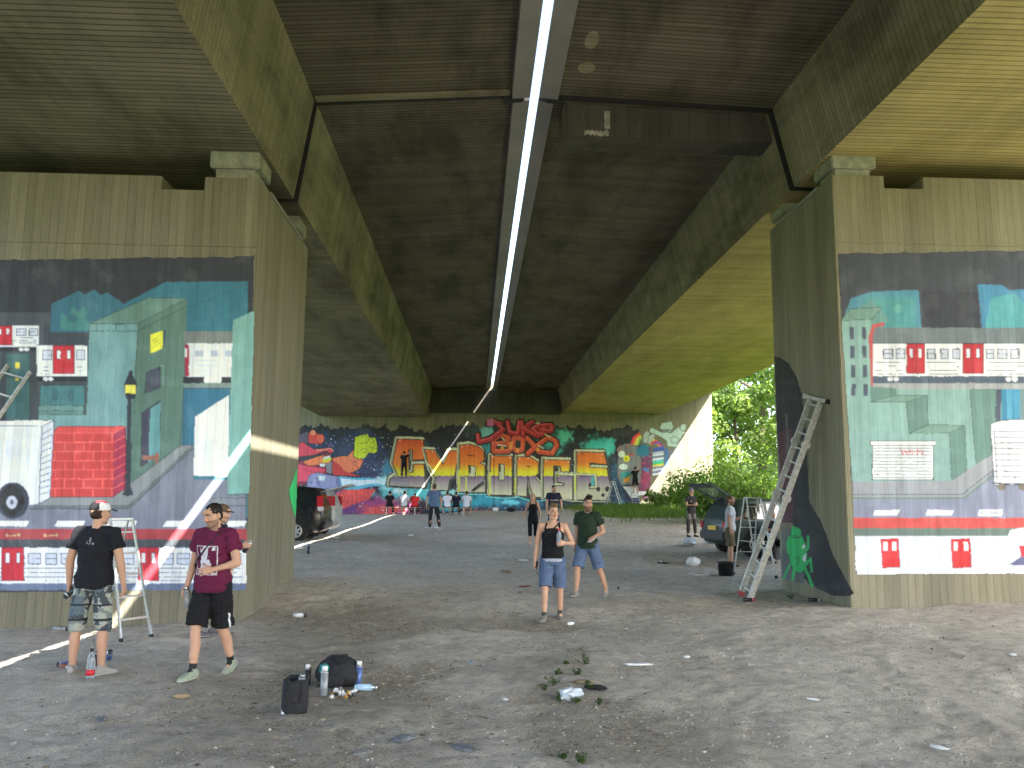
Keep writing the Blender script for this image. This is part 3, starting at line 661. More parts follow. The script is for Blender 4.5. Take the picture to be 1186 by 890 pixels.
c.cloud(445, 558, 16, 7, (190, 226, 236), 73, .7, .3); c.cloud(462, 569, 10, 5, (200, 236, 236), 74, .6, .5); c.cloud(520, 570, 16, 4, (176, 226, 228), 75, .7, .4)
# big letters
def grad(px, py):
    t_ = np.clip((py-507)/(551-507), 0, 1)[..., None]; up_ = lin((214,74,40))*(1-t_)+lin((240,150,44))*t_
    s_ = smooth(536, 549, py)[..., None]; up_ = up_*(1-s_)+lin((226,222,48))*s_
    b = np.clip((py-551)/(572-551), 0, 1)[..., None]; lo = lin((118,92,142))*(1-b)+lin((206,204,176))*b
    wav = 551.5+np.sin(px*.8)*.5
    return np.where((py < wav)[..., None], up_, lo)
cream, cream2 = (206, 212, 176), (150, 152, 128)
L = [
 (z2([(165,232),(412,240),(416,425),(306,430),(306,335),(270,335),(264,540),(310,545),(318,466),(412,466),(430,690),(85,672),(100,600),(165,560),(118,470)]), None),
 (z2([(418,330),(510,335),(592,470),(650,345),(745,335),(700,590),(655,620),(636,715),(500,715),(520,600),(470,520)]), None),
 (z2([(748,290),(840,278),(930,305),(975,350),(982,430),(940,455),(985,480),(988,735),(745,730)]), z2([(832,480),(900,490),(895,590),(835,585)])),
 (z3([(62,392),(245,398),(245,735),(55,730)]), z3([(130,465),(182,470),(178,605),(132,600)])),
 (z3([(290,400),(400,402),(470,445),(475,540),(440,575),(505,650),(508,750),(425,750),(378,570),(372,740),(288,740)]), None),
 (z3([(515,425),(745,432),(740,530),(665,530),(660,482),(602,480),(600,650),(690,650),(690,632),(632,618),(632,552),(765,555),(765,772),(515,760)]), None),
 (z3([(800,362),(1036,365),(1060,468),(912,455),(912,492),(1062,500),(1068,548),(1098,660),(1112,782),(800,770)]), None)]
for k, (p, h) in enumerate(L):
    q = [(x-1.1, y-1.3) for x, y in p]; c.line(q+[q[0]], (22, 24, 28), 6.4)
for k, (p, h) in enumerate(L):
    q = [(x-1.1, y-1.2) for x, y in p]; c.line(q+[q[0]], cream, 3.9); 
    lo = [(x+1.2, y+.6) for x, y in p]; c.line(lo+[lo[0]], (72, 76, 70), 2.0)
    for a, b in zip(q, q[1:]+q[:1]): c.line([a, b], cream2 if abs(a[1]-b[1]) > abs(a[0]-b[0]) and a[1] > b[1] else cream, 2.4)
    lf = min(p, key=lambda v: v[0]+v[1])
    c.poly(p, grad, line=(24, 22, 22), lw=.9)
    if h:
        c.poly(h, cream, line=(24, 22, 22), lw=.8); xm = min(v[0] for v in h); ym = min(v[1] for v in h); c.rect(xm, ym, xm+2.6, ym+9, (52, 60, 60))
    c.ell(p[1][0]-2, p[1][1]+1.6, .7, .7, (250, 240, 220)); c.ell(p[0][0]+2.6, p[0][1]+1.6, .7, .7, (250, 240, 220))
c.line(z3([(640,548),(780,560),(800,552),(962,562),(968,662),(915,668),(915,640)]), (24,22,22), 3.4); c.line(z3([(640,546),(780,558),(800,550),(962,560),(968,660),(918,666)]), cream, 2.2); c.poly(z3([(925,575),(950,575),(950,645),(925,655)]), (80,180,190)); c.line(z3([(788,560),(792,770)]), cream, 1.8)
for p in L[2][0][8:9] + L[3][0][3:4]: c.rect(p[0]-1.4, p[1]-26, p[0]+.6, p[1], (206, 214, 70))
for x in (540.6, 568, 597, 667): c.rect(x-1.6, 553, x+.2, 572, (206, 218, 90))
c.line(z2([(430,440),(520,560)]), cream, 1.6); c.line(z2([(640,345),(595,450)]), cream, 1.4); c.line(z2([(865,715),(965,640)]), (26,26,28), 2.2); c.line(z2([(880,720),(975,655)]), (26,26,28), 1.2)
c.line(z3([(822,380),(860,378),(850,385)]), (110,40,30), .5); c.line(z3([(370,478),(410,488),(375,488)]), (110,40,30), .8); c.line(z2([(820,380),(890,392),(825,390)]), (110,40,30), .8)
for x, y, r_ in ((985,680,2.4),(1065,680,2.8),(1025,730,1.9)): c.ell(*z3([(x,y)])[0], r_, r_*1.1, (46, 46, 44))
c.poly(z3([(900,735),(880,715),(935,735),(940,752)]), (46,46,44)); c.line(z3([(680,770),(760,782),(900,788),(1110,790)]), (210,220,190), .9)
c.line(z2([(430,705),(500,735),(640,728),(700,745),(990,752)]), (120,210,214), 1.4); c.line(z3([(20,745),(180,760),(300,748),(420,790),(560,770)]), (120,214,220), 1.3); c.cloud(592, 582, 16, 4, (110,210,230), 78, .7, .4)
# upper red lettering: two rows
red, red2 = (196, 46, 56), (214, 84, 58)
def strokes(list_, col, w):
    for s_ in list_: c.line(z3(s_), (22, 24, 28), w+2.4)
def fills(list_, col, w, hi):
    for s_ in list_:
        c.line(z3(s_), col, w)
        c.line([(x-.6, y-w*.26) for x, y in z3(s_)], hi, w*.22)
J = [[(40,120),(90,105),(150,120)],[(95,100),(170,170),(60,250),(-40,275)],[(-50,215),(-40,275)]]
U = [[(205,105),(225,195),(290,205),(310,105)]]
K = [[(330,105),(340,215)],[(385,140),(345,165),(470,225)],[(375,130),(420,105)]]
E = [[(580,130),(475,135),(420,165),(480,215),(515,205),(520,160)],[(490,175),(580,180),(590,150)]]
B = [[(85,250),(90,350)],[(90,245),(150,215),(215,240),(200,285),(110,290)],[(200,285),(235,320),(215,355),(90,355)]]
O = [[(260,250),(250,320),(285,355),(335,340),(340,260),(300,235),(262,245)]]
X_ = [[(375,240),(480,360),(560,370)],[(560,235),(440,320),(380,375)],[(560,235),(620,270),(630,310),(590,370)]]
for g_ in (J+U+K+E+B+O+X_): strokes([g_], red, 6.2)
fills(B+O+X_, red2, 5.3, (236,120,84)); 
for g_ in J+U+K+E: strokes([g_], red, 4.0)
fills(J+U+K+E, red, 4.9, (226,112,128))
c.rect(*z3([(32,75)])[0], *z3([(88,140)])[0], (214,120,170)); 
for x, y in ((160,330),(232,320),(290,345),(465,340),(235,290)): c.ell(*z3([(x,y)])[0], 2.2, 2.4, (230,150,50))
for q in ([(125,300),(190,310)],[(470,305),(510,330)],[(160,240),(180,262)],[(530,210),(575,235)],[(450,115),(480,112)]): c.line(z3(q), (210,214,180), 1.5)
for q in ([(420,90),(460,60),(520,70),(540,95)],[(120,85),(200,75),(300,80)]): c.line(z3(q), (60,110,80), .7)
c.line([(572, 470), (572, 600)], (20, 22, 24), .8, mask=False)
# grey figure with an arch of colours on the right
gy_ = (128, 130, 132)
c.poly(z4([(170,560),(180,340),(230,300),(310,300),(350,350),(365,440),(360,600),(330,630),(200,630)]), gy_, line=(60,62,66), lw=.7); c.cloud(727, 522, 10, 8, (120,118,122), 81, .5, .3)
c.poly(z4([(165,345),(200,310),(210,360),(175,370)]), (150,120,124)); c.ell(*z4([(205,385)])[0], 4, 3.8, (214,226,206), line=gy_, lw=.4); c.ell(*z4([(220,485)])[0], 5.4, 3.6, (206,224,214), line=(70,74,76), lw=.5); c.ell(*z4([(245,420)])[0], 3.7, 4, (230,224,40)); c.ell(*z4([(240,425)])[0], 1.2, 1.4, (170,150,40)); c.line(z4([(260,390),(300,390)]), (214,70,84), 1.4); c.line(z4([(240,315),(270,322)]), (200,90,96), 1)
c.poly(z4([(200,530),(280,520),(280,600),(205,610)]), (60,160,160)); c.poly(z4([(215,580),(270,560),(275,605),(222,608)]), (226,160,50)); c.line(z4([(205,600),(280,540)]), (40,44,50), .7)
c.poly(z4([(330,330),(380,300),(440,330),(450,420),(440,560),(430,650),(395,770),(330,660),(360,600),(365,440)]), (112,56,92)); c.cloud(745, 522, 9, 9, (36,120,150), 83, .4, .4); c.cloud(748, 555, 6, 14, (160,50,90), 84, .6, .4); c.cloud(749, 545, 5, 4, (60,120,180), 86, .6, .5)
for k in range(40): c.ell(*z4([(random.uniform(345,440), random.uniform(370,640))])[0], .6, .9, random.choice([(180,70,110),(80,60,120),(50,130,160),(206,90,110)]), keep=True)
for k, cl in enumerate([(222,60,74),(232,130,60),(236,214,80),(150,200,90)]):
    c.line(z4([(285+k*16,300+k*3),(300+k*16,255+k*4),(345+k*6,222+k*12)]), cl, 2.6)
for k, cl in enumerate([(236,220,110),(232,120,70),(220,70,100),(150,80,160)]):
    c.line(z4([(430+k*10,300),(460+k*14,268+k*8),(520+k*6,330)]), cl, 2.6)
for q in ([(375,230),(400,200),(430,215),(410,300),(375,295)],[(420,240),(460,220),(475,240),(430,300),(410,300)]): c.poly(z4(q), (176,186,182), line=(70,74,80), lw=.5)
st = [(60,90,190),(60,80,160),(170,180,200),(206,214,226),(110,120,150),(214,220,230),(70,190,200),(60,200,120),(236,214,90),(120,130,170),(206,214,226),(110,120,160),(226,230,240)]
for k, cl in enumerate(st): c.poly(z4([(452,335+k*17),(540,322+k*17),(540,339+k*17),(450,352+k*17)]), cl)
c.poly(z4([(540,330),(575,340),(580,470),(545,500)]), (70,110,160)); c.poly(z4([(575,350),(640,325),(600,430),(580,420)]), (116,120,126))
for q in ([(425,200),(440,172),(520,210),(600,215),(660,165),(680,190),(720,210),(690,235),(640,330),(570,325),(560,280),(500,240),(430,215)],[(505,180),(520,140),(560,130),(600,122),(620,170),(590,215),(540,205)],[(590,260),(620,240),(665,270),(640,300),(600,290)],[(665,180),(680,145),(715,145),(718,190),(690,205)]):
    c.poly(z4(q), (176,200,192), line=(64,70,74), lw=.6)
c.poly(z4([(508,185),(600,185),(580,215),(540,210)]), (120,124,128))
c.poly(z4([(215,640),(330,650),(330,680),(420,680),(400,705),(340,715),(330,730),(280,735)]), (226,226,232))
c.cloud(712, 575, 12, 16, (36,66,92), 88, .6, .3)
c.m &= (c.Y < 596)
c.build('mural', M_paint, ab, offb, 'y', YB, .006, dirt=.08, seed=20)
# ------------------------------------------------------------------ people
def nrm(v): v = np.asarray(v, float); return v/np.linalg.norm(v)
def rot_axis(v, ax, a):
    return np.array(Matrix.Rotation(a, 3, Vector(ax)) @ Vector(v))
class Sculpt:
    """closed solids fused into one continuous skin by a voxel remesh"""
    def __init__(s): s.mb = MB()
    def cap(s, a, b, r1, r2, round_=True, sq=None, n=14):
        a = np.array(a, float); b = np.array(b, float); d = nrm(b-a)
        if sq is None:
            x = np.cross(d, [0.1, 1, .05]); x = nrm(x) if np.linalg.norm(x) > .1 else nrm(np.cross(d, [1, 0, 0])); y = np.cross(d, x); kx = ky = 1
        else:
            x = nrm(np.array(sq[0]) - d*np.dot(d, sq[0])); y = np.cross(d, x); kx, ky = sq[1], sq[2]
        rings = []
        prof = []
        if round_: prof += [(a-d*r1*min(kx, ky)*math.sin(t), r1*math.cos(t)) for t in (1.45, 1.0, .5)]
        prof += [(a, r1), (a*.5+b*.5, (r1+r2)/2), (b, r2)]
        if round_: prof += [(b+d*r2*min(kx, ky)*math.sin(t), r2*math.cos(t)) for t in (.5, 1.0, 1.45)]
        for p, r_ in prof: rings.append([Vector(p + (x*kx*math.cos(q*2*math.pi/n)+y*ky*math.sin(q*2*math.pi/n))*r_) for q in range(n)])
        s.mb.loft(rings); return s
    def ell(s, c, r, M=None): s.mb.ell(c, r, M, 16, 10); return s
    def rings(s, lst, n=20):
        """lst: (centre, xdir, ydir, rx, ry)"""
        s.mb.loft([[Vector(np.array(c) + np.array(x)*rx*np.sign(math.cos(q))*abs(math.cos(q))**.85 + np.array(y)*ry*np.sign(math.sin(q))*abs(math.sin(q))**.85) for q in (k*2*math.pi/n for k in range(n))] for c, x, y, rx, ry in lst]); return s
    def out(s, name, vox, mat, parent, color=None, sm=2, disp=None, fac=.5):
        me0 = s.mb.mesh(name+'_raw'); o = bpy.data.objects.new(name+'_raw', me0); COL.objects.link(o)
        md = o.modifiers.new('r', 'REMESH'); md.mode = 'VOXEL'; md.voxel_size = vox; md.adaptivity = 0
        if sm:
            m2 = o.modifiers.new('s', 'SMOOTH'); m2.factor = fac; m2.iterations = sm
        dg = bpy.context.evaluated_depsgraph_get()
        me = bpy.data.meshes.new_from_object(o.evaluated_get(dg)); me.name = name
        bpy.data.objects.remove(o); bpy.data.meshes.remove(me0)
        n = len(me.vertices); P = np.empty(n*3, np.float32); me.vertices.foreach_get('co', P); P = P.reshape(-1, 3).astype(float)
        if disp is not None:
            N = np.empty(n*3, np.float32); me.vertices.foreach_get('normal', N); N = N.reshape(-1, 3)
            P2 = P + N*disp(P)[:, None]; me.vertices.foreach_set('co', P2.astype(np.float32).ravel()); me.update()
        if color is not None: set_col(me, np.clip(color(P), 0, 1))
        for a in list(me.attributes):
            if a.name not in ('Col', 'position', 'sharp_face', 'material_index', '.edge_verts', '.corner_vert', '.corner_edge') and not a.is_internal and not a.is_required:
                try: me.attributes.remove(a)
                except Exception: pass
        return link(name, me, mat, parent, True)
SKIN = np.array([.50, .29, .20]); 
def hand(S, w, d, n, side, curl=.6, k=1.0, grip=0, far=False):
    """palm, four fingers and a thumb from wrist W along D, palm facing N; side=+1 right hand"""
    w = np.array(w, float); d = nrm(d); n = nrm(np.array(n) - d*np.dot(n, d)); th = np.cross(d, n)*side
    P = w + d*.085*k
    S.rings([(w-d*.012*k, th, n, .027*k, .020*k), (w+d*.03*k, th, n, .038*k, .018*k), (w+d*.065*k, th, n, .043*k, .016*k), (w+d*.09*k, th, n, .041*k, .014*k)], 14)
    ln = [.072, .080, .074, .058]
    for i in range(4):
        o = (1.5-i)*.0225*k
        p = w + d*(.084-(.006 if i in (0, 3) else 0)-(.006 if i == 3 else 0))*k + th*o
        dd = nrm(d + th*(1.5-i)*.05); a = curl
        for j, fr in enumerate((.45, .31, .24)):
            dd = nrm(dd*math.cos(a) + np.cross(np.cross(d, n), dd)*0 + nrm(n*np.dot(d, d) )*0 + (np.cross(dd, np.cross(n, d)) if False else 0)) if False else dd
            ax = np.cross(d, n); dd = rot_axis(dd, ax, a*(.7 if j == 0 else 1.0))
            q = p + dd*ln[i]*fr*k; S.cap(p, q, .0088*k-.0006*j, .0084*k-.0006*j, True, n=8); p = q
    p = w + d*.022*k + th*.032*k; dd = nrm(d*.75 + th*.62 + n*(.3+grip*.5))
    q = p + dd*.042*k; S.cap(p, q, .0125*k, .011*k, True, n=8); dd = nrm(d*.85 + th*(.25-grip*.35) + n*(.25+grip*.55)); S.cap(q, q+dd*.034*k, .0105*k, .0088*k, True, n=8)
    return w + d*.075*k + n*.035*k       # centre of what the hand holds
def person(label, pos, rz, H=1.78, pose=None, fem=False, skin=1.0, hair=(.03, .02, .015), hairstyle='short', beard=0, top=None, bottom=None, shoes=None, cap=None, vox=.0065, lift=0, group=None, sock=None, build=1.0, far=False):
    """a figure in its own frame: +Y is the way it faces, +X its right-hand... side as seen from behind"""
    pose = pose or {}; k = H/1.78; root = empty('person', pos, rz, label, 'person', group)
    sk = SKIN*skin
    G = lambda key, d: pose.get(key, d)
    sp = nrm(G('spine', (0, .02, 1))); tw = R(G('twist', 0))
    xr = rot_axis((1, 0, 0), (0, 0, 1), tw); xr = nrm(xr - sp*np.dot(xr, sp)); yf = np.cross(sp, xr)
    px_, py_ = np.array([1., 0, 0]), np.array([0, 1., 0])
    hipw = .092*k
    J = {}
    for sgn, c in ((1, 'r'), (-1, 'l')):
        hip = np.array([sgn*hipw, 0, -.02*k]); th = nrm(G(c+'t', (sgn*.05, .03, -1))); sh = nrm(G(c+'s', (sgn*.03, -.05, -1)))
        kn = hip + th*.435*k; an = kn + sh*.415*k
        J[c+'hip'], J[c+'kn'], J[c+'an'] = hip, kn, an
    if 'pel' in pose: pz = pose['pel']
    else: pz = -min(J['ran'][2], J['lan'][2]) + .085*k
    P = np.array([0, 0, pz])
    for q in J: J[q] = J[q] + P
    A = lambda h: P + sp*h*k
    for sgn, c in ((1, 'r'), (-1, 'l')):
        shd = A(.50) + xr*sgn*(.165 if fem else .185)*k*build + np.array([0, 0, G(c+'shrug', 0)])
        ua = nrm(G(c+'u', (sgn*.14, -.03, -1))); fa = nrm(G(c+'f', (sgn*.05, .18, -1)))
        J[c+'sh'] = shd; J[c+'el'] = shd + ua*.295*k; J[c+'wr'] = J[c+'el'] + fa*.255*k; J[c+'fa'] = fa
    neck = A(.555); hy, hp, hr = [R(q) for q in G('head', (0, 0, 0))]
    HM = (Matrix.Rotation(tw+hy, 3, 'Z') @ Matrix.Rotation(hp, 3, 'X') @ Matrix.Rotation(hr, 3, 'Y'))
    lean = Vector((0, 0, 1)).rotation_difference(Vector(sp)).to_matrix() if sp[2] < .93 else Matrix.Identity(3)
    HM = lean @ HM; HMn = np.array(HM)
    hc = neck + sp*.055*k + HMn @ np.array([0, .018, .105])*k
    hv = lambda x, y, z: hc + HMn @ np.array([x, y, z])*k
    # ---- torso profile: height along spine, half width, half depth
    T = [(-.07,.115,.095),(-.03,.150,.112),(.02,.165,.118),(.08,.158,.112),(.16,.142,.102),(.26,.152,.108),(.36,.170,.116),(.44,.172,.110),(.49,.150,.094),(.53,.092,.074),(.56,.062,.062)]
    if fem: T = [(-.07,.115,.095),(-.03,.155,.112),(.02,.165,.118),(.08,.148,.108),(.16,.122,.095),(.26,.132,.098),(.35,.150,.122),(.43,.150,.104),(.49,.126,.086),(.53,.075,.066),(.56,.052,.055)]
    def tors(h):
        hs = [q[0] for q in T]; return np.interp(h, hs, [q[1] for q in T])*build, np.interp(h, hs, [q[2] for q in T])*build
    def frame(h):
        w_ = min(1, max(0, h/.35)); x = nrm(px_*(1-w_)+xr*w_); y = nrm(np.cross(nrm(np.array([0,0,1.])*(1-w_)+sp*w_), x)); return x, y
    def ring(h, ox=0, oy=None, m=1):
        oy = ox if oy is None else oy; x, y = frame(h); rx, ry = tors(h); b = .012*math.sin(max(0, min(1, (h-.1)/.4))*3.1)
        return (A(h) + y*(-b)*k*0 + y*.01*k, x, y, (rx*m+ox)*k, (ry*m+oy)*k)
    S = Sculpt()
    S.rings([ring(q[0]) for q in T])
    S.cap(neck-sp*.03*k, hc-HMn@np.array([0, .01, .06])*k, .058*k*(.85 if fem else 1), .054*k*(.85 if fem else 1))
    for c in 'rl':
        sg = 1 if c == 'r' else -1; f_ = .84 if fem else build
        S.cap(A(.52)+xr*sg*.05*k, J[c+'sh']-np.array([0, 0, .012]), .052*k*f_, .056*k*f_)
        S.cap(J[c+'sh'], J[c+'el'], .054*k*f_, .041*k*f_); m_ = J[c+'el']*.7+J[c+'wr']*.3
        S.cap(J[c+'el'], m_, .041*k*f_, .042*k*f_); S.cap(m_, J[c+'wr'], .042*k*f_, .027*k*f_, sq=(xr, 1.0, .86))
        hd = J[c+'fa'] if (c+'h') not in pose else nrm(pose[c+'h']); pn = G(c+'p', (-sg, 0, 0))
        J[c+'grip'] = hand(S, J[c+'wr'], hd, pn, sg, G(c+'curl', .38), k*(.92 if fem else 1.0), G(c+'grip', 0))
        S.cap(J[c+'hip'], J[c+'kn'], .086*k*(1 if fem else build), .057*k); q = J[c+'kn']; a_ = J[c+'an']; d_ = nrm(a_-q); bk = nrm(np.array([0, -1., 0]) - d_*np.dot(d_, [0, -1., 0]))
        S.cap(q, q*.3+a_*.7, .054*k, .043*k); S.cap(q+d_*.05*k+bk*.012*k, q*.62+a_*.38+bk*.022*k, .046*k, .052*k); S.cap(q*.62+a_*.38+bk*.022*k, a_, .052*k, .036*k)
        J[c+'toe'] = nrm(G(c+'toe', (sg*.12, 1, -.02)))
        S.cap(a_, a_+np.array([0, 0, -.04])*k+J[c+'toe']*.06*k, .036*k, .03*k)
    # head and face
    kk = .95*k if fem else k
    E = lambda c, r_: S.ell(hv(*c), [q*kk for q in r_], HM)
    E((0, -.012, .022), (.074, .096, .095)); E((0, .022, -.02), (.068, .07, .085)); E((0, .032, -.062), (.055, .056, .052)); E((0, .074, -.098), (.026, .022, .020))
    for s_ in (1, -1):
        E((s_*.079, -.01, -.012), (.010, .021, .033)); E((s_*.040, .066, -.028), (.026, .022, .024)); E((s_*.033, .079, .006), (.0145, .012, .011)); S.cap(hv(s_*.012, .090, .028), hv(s_*.048, .076, .027), .011*kk, .010*kk)
        S.cap(hv(s_*.052, .01, -.075), hv(s_*.02, .07, -.098), .024*kk, .018*kk)
    S.cap(hv(0, .088, .016), hv(0, .112, -.026), .010*kk, .0145*kk); E((.012, .098, -.030), (.009, .011, .008)); E((-.012, .098, -.030), (.009, .011, .008))
    E((0, .088, -.052), (.024, .010, .0065)); E((0, .086, -.064), (.021, .010, .0075)); E((0, .085, .05), (.05, .02, .03))
    hair = np.array(hair)
    def skincol(Q):
        n = len(Q); c_ = np.tile(sk, (n, 1)); v = (fbm(Q[:,0]*9, Q[:,1]*9, Q[:,2]*9, s=4)-.5)*.22; c_ = c_*(1+v[:, None])
        L_ = (Q-hc) @ HMn / kk; x, y, z = L_.T; ax = np.abs(x)
        hd_ = (np.linalg.norm(L_, axis=1) < .19) & (y > .02)
        def put(mask, col, a=1.0): 
            mk = (mask & hd_); c_[mk] = c_[mk]*(1-a) + np.array(col)*a
        put((ax > .018) & (ax < .055) & (np.abs(z+.026) < .018) & (y > .05), sk*np.array([1.12, .82, .8]), .35)
        put((y > .09) & (np.abs(z+.024) < .02) & (ax < .02), sk*np.array([1.12, .85, .82]), .3)
        put((np.abs(z-.028+ (ax-.03)**2*6) < .0075) & (ax > .012) & (ax < .052) & (y > .06), hair*.9+.005, .85)
        put(((ax-.033)**2/.0155**2+(z-.006)**2/.0085**2 < 1) & (y > .06), (.16, .10, .075), .7)
        put(((ax-.033)**2/.0125**2+(z-.006)**2/.0058**2 < 1) & (y > .06), (.55, .52, .5)); put(((ax-.033)**2+(z-.006)**2 < .0056**2) & (y > .06), (.03, .022, .016))
        put((np.abs(z+.058) < .0125) & (ax < .024) & (y > .06), sk*np.array([.92, .52, .5]), .8); put((np.abs(z+.058) < .0028) & (ax < .024) & (y > .06), (.07, .03, .025), .9)
        if beard:
            m_ = ((z < -.040) & (ax < .075) & (y > -.0) & ~((np.abs(z+.058) < .010) & (ax < .02)))
            m2 = m_ & ((z < -.068) | (ax > .026) | (np.abs(z+.044) < .007)); c_[m2 & (np.linalg.norm(L_, axis=1) < .16)] = c_[m2 & (np.linalg.norm(L_, axis=1) < .16)]*(1-beard)+hair*beard
        if sock:
            for c in 'rl':
                dk = np.linalg.norm(Q-J[c+'an'], axis=1); c_[dk < sock[1]*k] = np.array(sock[0])
        return c_
    body = S.out('body', vox, M_skin, root, skincol, 3 if vox < .009 else 2)
    # ---- hair / cap
    S = Sculpt()
    Eh = lambda c, r_: S.ell(hv(*c), [q*kk for q in r_], HM)
    hz = lambda Q: (fbm(Q[:,0]*60, Q[:,1]*60, Q[:,2]*34, s=2)-.5)*.02*kk
    hcol = lambda Q: hair[None, :]*(.6+.8*fbm(Q[:,0]*70, Q[:,1]*70, Q[:,2]*20, s=8))[:, None]
    if hairstyle == 'short':
        Eh((0, -.022, .040), (.080, .094, .088)); Eh((0, -.045, -.005), (.073, .060, .075))
    elif hairstyle == 'undercap':
        Eh((0, -.026, -.004), (.079, .080, .074))
    elif hairstyle == 'quiff':
        Eh((0, -.022, .036), (.078, .094, .086)); Eh((0, -.045, -.01), (.072, .060, .07)); S.cap(hv(.03, .045, .115), hv(-.03, .045, .115), .030*kk, .034*kk); S.cap(hv(0, .06, .11), hv(0, -.04, .125), .034*kk, .03*kk)
    elif hairstyle == 'long':
        Eh((0, -.018, .030), (.086, .098, .092)); 
        for s_ in (1, -1): S.cap(hv(s_*.07, -.01, .0), hv(s_*.085, .0, -.20), .032*kk, .036*kk); 
        S.cap(hv(0, -.07, .0), hv(0, -.085, -.19), .06*kk, .05*kk, sq=(xr, 1.5, .7))
    elif hairstyle == 'bun':
        Eh((0, -.020, .032), (.081, .096, .090)); Eh((0, -.085, .075), (.04, .04, .04))
    if hairstyle != 'none': S.out('hair', max(vox*.9, .005), M_hair, root, hcol, 1, hz)
    if cap:
        S = Sculpt(); kind, ca, cb, yaw_ = cap; CM = np.array(Matrix.Rotation(R(yaw_), 3, 'Z'))
        cv = lambda x, y, z: hv(*(CM @ np.array([x, y, z])))
        if kind == 'cap':
            S.rings([(cv(0, -.012, z), HMn@CM@np.array([1, 0, 0]), HMn@CM@np.array([0, 1, 0]), rx*kk, ry*kk) for z, rx, ry in ((.028,.086,.104),(.05,.088,.106),(.085,.080,.098),(.115,.06,.072),(.128,.03,.036),(.132,.008,.01))])
            S.rings([(cv(0, y, z), HMn@CM@np.array([1, 0, 0]), HMn@np.array([0, 0, 1]), w_*kk, .006*kk) for y, z, w_ in ((.06,.040,.082),(.10,.040,.078),(.135,.034,.066),(.158,.027,.045),(.166,.024,.02))])
        else:
            S.rings([(cv(0, -.012, z), HMn@np.array([1, 0, 0]), HMn@np.array([0, 1, 0]), rx*kk, ry*kk) for z, rx, ry in ((.022,.086,.104),(.05,.09,.108),(.09,.084,.102),(.125,.066,.08),(.15,.04,.048),(.16,.012,.014))])
        def ccol(Q):
            L_ = (Q-hc) @ HMn @ CM / kk; x, y, z = L_.T; c_ = np.tile(np.array(ca), (len(Q), 1))
            if cb is not None:
                an = np.degrees(np.arctan2(x, y)); c_[(an > 20) & (an < 110)] = np.array(cb[0]); c_[(an < -20) & (an > -100)] = np.array(cb[1]); c_[(z > .108) & (y > -.06)] = np.array(cb[1]); c_[(y > .088)] = np.array(cb[2])
            return c_
        S.out('cap' if kind == 'cap' else 'beanie', max(vox*.9, .0055), M_cloth, root, ccol, 2)
    # ---- clothes
    def folds(amp, sc=(7, 7, 11), sd=0):
        def f_(Q):
            a = fbm(Q[:,0]*sc[0]+Q[:,2]*6, Q[:,1]*sc[1], Q[:,2]*sc[2], s=60+sd, n=3); return (np.abs(a-.5)*2-.32)*amp*3.6 + (vnoise(Q[:,0]*40, Q[:,1]*40, Q[:,2]*40, s=5)-.5)*amp*.25
        return f_
    info = dict(A=A, hv=hv, J=J, xr=xr, yf=yf, k=k, P=P, sp=sp, neck=neck)
    def tl(Q):      # torso coordinates: right, forward, height along the spine
        D = Q-P; return D@xr/k, D@yf/k, D@sp/k
    info['tl'] = tl
    if bottom:
        S = Sculpt(); col = bottom['color']; ln = bottom.get('len', .9); lo = bottom.get('loose', .02)
        S.rings([ring(h, lo*w_, None) for h, w_ in ((-.10, 1), (-.05, .9), (.0, .6), (.06, .35), (.105, .2))])
        for c in 'rl':
            sg = 1 if c == 'r' else -1
            if ln <= 1: 
                e = J[c+'hip']*(1-ln)+J[c+'kn']*ln; S.cap(J[c+'hip'], e, (.090+lo*.8)*k, (.058+.026*(1-ln)+lo*1.55)*k, False)
                S.ell(J[c+'hip'], [(.092+lo*.8)*k]*3)
            else:
                S.cap(J[c+'hip'], J[c+'kn'], (.090+lo*.5)*k, (.060+lo)*k); e = J[c+'kn']*(2-ln)+J[c+'an']*(ln-1); S.cap(J[c+'kn'], e, (.060+lo)*k, (.042+lo*1.1)*k, False)
        S.out(bottom.get('name', 'shorts'), max(vox*1.1, .006), M_cloth, root, (lambda Q: col(Q, info)) if callable(col) else (lambda Q: np.tile(np.array(col), (len(Q), 1))), 2, folds(bottom.get('fold', .007)*k, sd=1))
    if top:
        S = Sculpt(); col = top['color']; lo = top.get('loose', .016); st_ = top.get('sleeve', 'tee'); hem = top.get('hem', -.06)
        hs = [hem, hem*.4, .05, .13, .22, .32, .40, .46]
        if st_ == 'tank':
            S.rings([ring(h, lo*(.6 if h > .3 else 1)) for h in hs[:-2]] + [ring(.375, .006), ring(.40, .0, .018), ring(.44, -.03, .022), ring(.475, -.055, .018)])
            for s_ in (1, -1):
                x, y = frame(.5)
                fr_ = [A(.36)+x*s_*.115*k+y*.100*k, A(.44)+x*s_*.108*k+y*.098*k, A(.515)+x*s_*.100*k+y*.052*k, A(.548)+x*s_*.098*k, A(.53)+x*s_*.098*k-y*.055*k, A(.46)+x*s_*.10*k-y*.088*k, A(.36)+x*s_*.11*k-y*.10*k]
                for a_, b_ in zip(fr_, fr_[1:]): S.cap(a_, b_, .022*k, .022*k)
            x, y = frame(.45); S.rings([(A(h)-y*.07*k, x, y, w_*k, .04*k) for h, w_ in ((.3, .14), (.40, .13), (.46, .105), (.50, .06))])
        else:
            S.rings([ring(h, lo*(.75 if h > .3 else 1)+(.018 if h < 0 else .008 if h < .1 else 0)+(.012 if h < -.05 else 0)) for h in hs] + [ring(.50, lo*.6), ring(.535, .014), ring(.556, .012)])
            fl = 1.0 if not fem else .9
